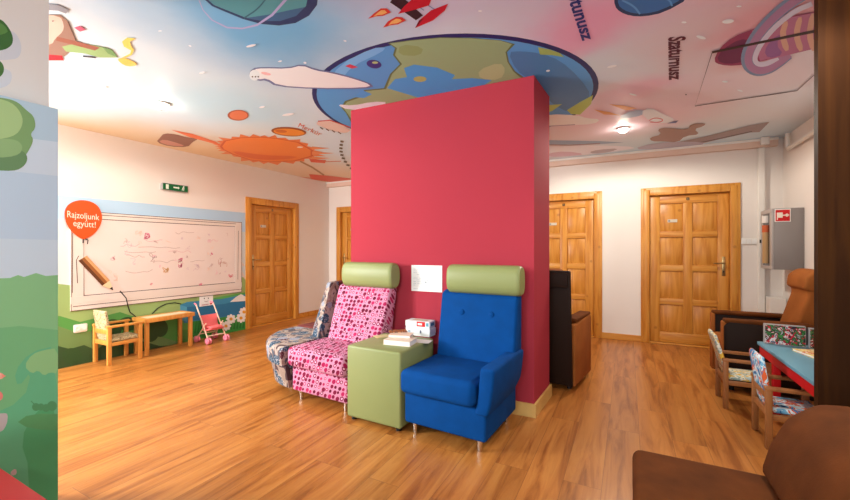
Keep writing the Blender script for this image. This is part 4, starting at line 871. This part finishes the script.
# boxes standing at the back of the play table
def tl(x, y): p = pt+U*x+V*y; return p
def stand(label, x, y, wd, h, th, rot, mm, red=False):
    p = tl(x, y); r = thing('picture_box', label, 'box', (p.x, p.y, .5505), ROT+rot)
    m = MB(); m.box(0, wd, -th, 0, 0, h, mat('box_card', (150, 146, 146), .5), .002); m.build('carton', r, False)
    m = MB(); m.box(.004, wd-.004, -th-.0015, -th, .004, h-.004, mm); m.build('picture', r, False)
    if red: m = MB(); m.box(wd*.55, wd*.9, -th-.003, -th-.0014, h*.82, h*.95, M['tablered']); m.build('red_label', r, False)
stand('colourful picture box standing at the left back corner of the blue play table', .03, -.03, .235, .15, .045, -.06, M['comic'])
stand('green picture box with red label right of the other box on the blue table', .275, -.07, .17, .145, .05, -.1, M['comic2'], True)
p = tl(.28, -.36); bk = thing('picture_book', 'yellow and white picture book lying flat on the blue play table', 'book', (p.x, p.y, .5505), ROT+.25)
m = MB(); m.box(-.105, .115, -.16, .14, .002, .012, M['paper']); m.build('pages', bk, False); m = MB(); m.box(-.11, .12, -.165, .145, .012, .0145, M['bookcov']); m.box(-.11, .12, -.165, .145, 0, .002, M['bookcov']); m.build('cover', bk, False)
# children's chairs at the play table (facing U)
q = Vector((2.243, 2.625)); c = q+U*.15
kid_chair('child chair with blue printed back pushed under the play table, nearest the sofa', (c.x, c.y, 0), rz, M['beech_dark'], M['kidfab2'], M['kidfab2'], .58, .45)
q = Vector((2.455, 3.255)); c = q+U*.15
kid_chair('child chair with pale printed back at the far corner of the play table', (c.x, c.y, 0), rz, M['beech_dark'], M['kidfab'], M['kidfab'], .58)
# ---- brown sofa in the near right corner (faces -U), local x = towards the viewer
sf = Vector((.907, 1.685)); so_ = thing('sofa', 'brown suede sofa in the near right corner', 'sofa', (sf.x, sf.y, 0), rz2)
SL = 1.15
m = MB(); m.box(0, SL, .03, .8, .06, .24, M['brown'], .02, 3); m.build('base', so_)
m = MB(); m.box(0.0, SL, -.01, .62, .245, .425, M['brown'], .035, 4); m.build('seat', so_)
m = MB(); prof = [(.47, .40), (.52, .58), (.56, .68), (.63, .735), (.72, .73), (.78, .66), (.81, .4), (.81, .1), (.62, .1), (.6, .4)]
prof = [(.41, .43), (.44, .55), (.49, .66), (.57, .725), (.66, .735), (.76, .70), (.82, .56), (.83, .07), (.63, .07), (.63, .43)]
m.prism(prof, 0, .01, SL, M['brown'], .035, 3); m.build('backrest', so_)
for x in (.06, SL-.06):
    for y in (.08, .74): m = MB(); m.lathe([(.022, 0), (.025, .065)], M['black'], 14, (x, y, 0)); m.build('foot', so_)
# ---- red table in the near left corner
rc = Vector((-1.417, 1.30)); rt = thing('play_table', 'red play table in the near left corner of the photo', 'table', (rc.x, rc.y, 0), ROT)
m = MB(); m.box(-.42, .62, -.6, 0, .525, .55, M['tablered'], .004); m.build('tabletop', rt)
m = MB(); m.box(-.4, .6, -.58, -.02, .46, .5245, M['tablered'], .003); m.build('apron', rt)
for x in (-.38, .53):
    for y in (-.56, -.085): m = MB(); m.box(x, x+.05, y, y+.05, 0, .46, M['tablered'], .004); m.build('leg', rt)
# ---- fire hose cabinet on the right wall
hz0, hz1 = 1.055, 1.70; fb = -.72; cd = .36
# local: x along the right wall towards viewer (-V), y into the wall (+U)
hc = thing('fire_hose_cabinet', 'grey steel fire hose cabinet with red sign on the right wall', 'cabinet', (0, 0, 0), ROT)
px_, py_ = 773.5, CY; k = (px_-CX)/F
def room_ray(px, a):
    k = (px-CX)/F; t = (a+U.dot(B0))/U.dot(Vector((k, 1))); p = Vector((k*t, t)); return (p-B0).dot(V), t
af = AR-.25; bF, tF = room_ray(773.5, af); bB, tB = room_ray(762.5, af)
hz1 = H+(CY-208.5)*tF/F; hz0 = H-(269.5-CY)*tF/F
hc.location = R3(af, bF, hz0); cw = bB-bF; hh = hz1-hz0
m = MB(); m.box(.004, AR-af-.002, 0, cw, 0, hh, M['steel'], .004); m.build('body', hc)
m = MB(); fr_ = .035
for y0, y1, z0, z1 in ((.0, cw, 0, fr_), (0, cw, hh-fr_*1.3, hh), (0, cw*.18, fr_, hh-fr_), (cw*.85, cw, fr_, hh-fr_)): m.box(-.016, .0035, y0, y1, z0, z1, mat('light_grey_steel', (176, 170, 168), .4), .003)
dr = m.build('door', hc)
m = MB(); m.box(-.006, .0038, cw*.18, cw*.85, fr_, hh-fr_, M['glass']); m.build('glass_pane', dr, False)
m = MB(); m.tube([(-.012, cw*.5, .06), (-.012, cw*.5, hh*.62)], .035, ink((176, 140, 96)), 12); m.tube([(-.012, cw*.5, hh*.62), (-.012, cw*.5, hh*.74)], .038, ink((190, 90, 50)), 12); m.tube([(-.012, cw*.5, hh*.78), (-.012, cw*.5, hh*.9)], .04, ink((222, 216, 210)), 12); m.build('hose', hc)
m = MB(); m.box(-.03, -.016, cw*.93, cw*.97, hh*.44, hh*.5, M['black'], .002); m.build('latch', dr)
# sign on its near side
sgn = thing('fire_sign', 'square red fire hose sign with white pictogram on the grey cabinet side', 'sign', R3(af, bF, hz0), ROT)
m = MB(); sx0, sx1 = .008, .14; sz0, sz1 = hh-.145, hh-.006
m.box(sx0, sx1, -.004, -.0012, sz0, sz1, M['paper']); m.box(sx0+.008, sx1-.008, -.0055, -.0038, sz0+.008, sz1-.012, ink((206, 24, 32)))
PF = Print(m, lambda x, y, h: Vector((x, -.006-h, y)), Vector((0, -1, 0))); W = (240, 226, 214); zc_ = (sz0+sz1)/2
PF.poly([(sx0+.018, zc_-.026), (sx0+.066, zc_-.026), (sx0+.066, zc_+.03), (sx0+.018, zc_+.03)], W); PF.line([(sx0+.022, zc_-.026), (sx0+.022, zc_-.048)], .009, W); PF.line([(sx0+.066, zc_), (sx0+.09, zc_)], .012, W); PF.ell(sx0+.1, zc_, .014, .017, W, 0, 14); PF.line([(sx0+.11, zc_), (sx0+.12, zc_)], .007, W)
m.build('sign_plate', sgn, False)
# white ledge box in the corner under the cabinet
m = MB(); m.box(6.81, AR-.02, -.2, -.02, 0, .70, M['white'], .008); o = m.build('boxed_ledge', None, False, loc=(B0.x, B0.y, 0), rotz=ROT); tag(o, 'low white boxed ledge in the corner under the hose cabinet', 'ledge')
# pipe with bracket at the top right
pp = thing('heating_pipe', 'white pipe running under the ceiling along the right wall', 'pipe', (0, 0, 0), 0)
m = MB(); m.tube([R3(AR-.04, -.3, CEIL-.02), R3(AR-.04, -.3, CEIL-.16), R3(AR-.05, -.36, CEIL-.2), R3(AR-.05, -.55, CEIL-.2), R3(AR-.05, -3.2, CEIL-.16)], .022, M['white'], 10); m.build('tube', pp)
m = MB(); q = R3(AR-.2, -.14, 0); m.box(-.04, .04, -.03, .03, CEIL-.09, CEIL-.001, M['white'], .008); o = m.build('bracket', pp); o.location = (q.x, q.y, 0); o.rotation_euler = (0, 0, ROT)
# light switch beside the right door
p = R3(6.66, 0, 1.36); sw = thing('light_switch', 'white triple light switch on the wall right of the right pine door', 'switch', p, ROT)
m = MB(); m.box(-.085, .085, -.012, -.001, -.04, .04, M['white'], .006, 3); m.build('plate', sw)
for i in range(3): m = MB(); m.box(-.075+i*.052, -.03+i*.052, -.016, -.0118, -.03, .03, M['paper'], .002); m.build('rocker', sw, False)

# ------------------------------------------------------------------ turn the layout so that the walls run along the world axes
for o in list(SC.objects):
    if o.parent is None and o.type in ('MESH', 'EMPTY'):
        if o.type == 'MESH' and o.location.length < 1e-9 and abs(o.rotation_euler.z) < 1e-9: o.data.transform(TW)
        else: o.location = TW @ o.location; o.rotation_euler.z -= ROT
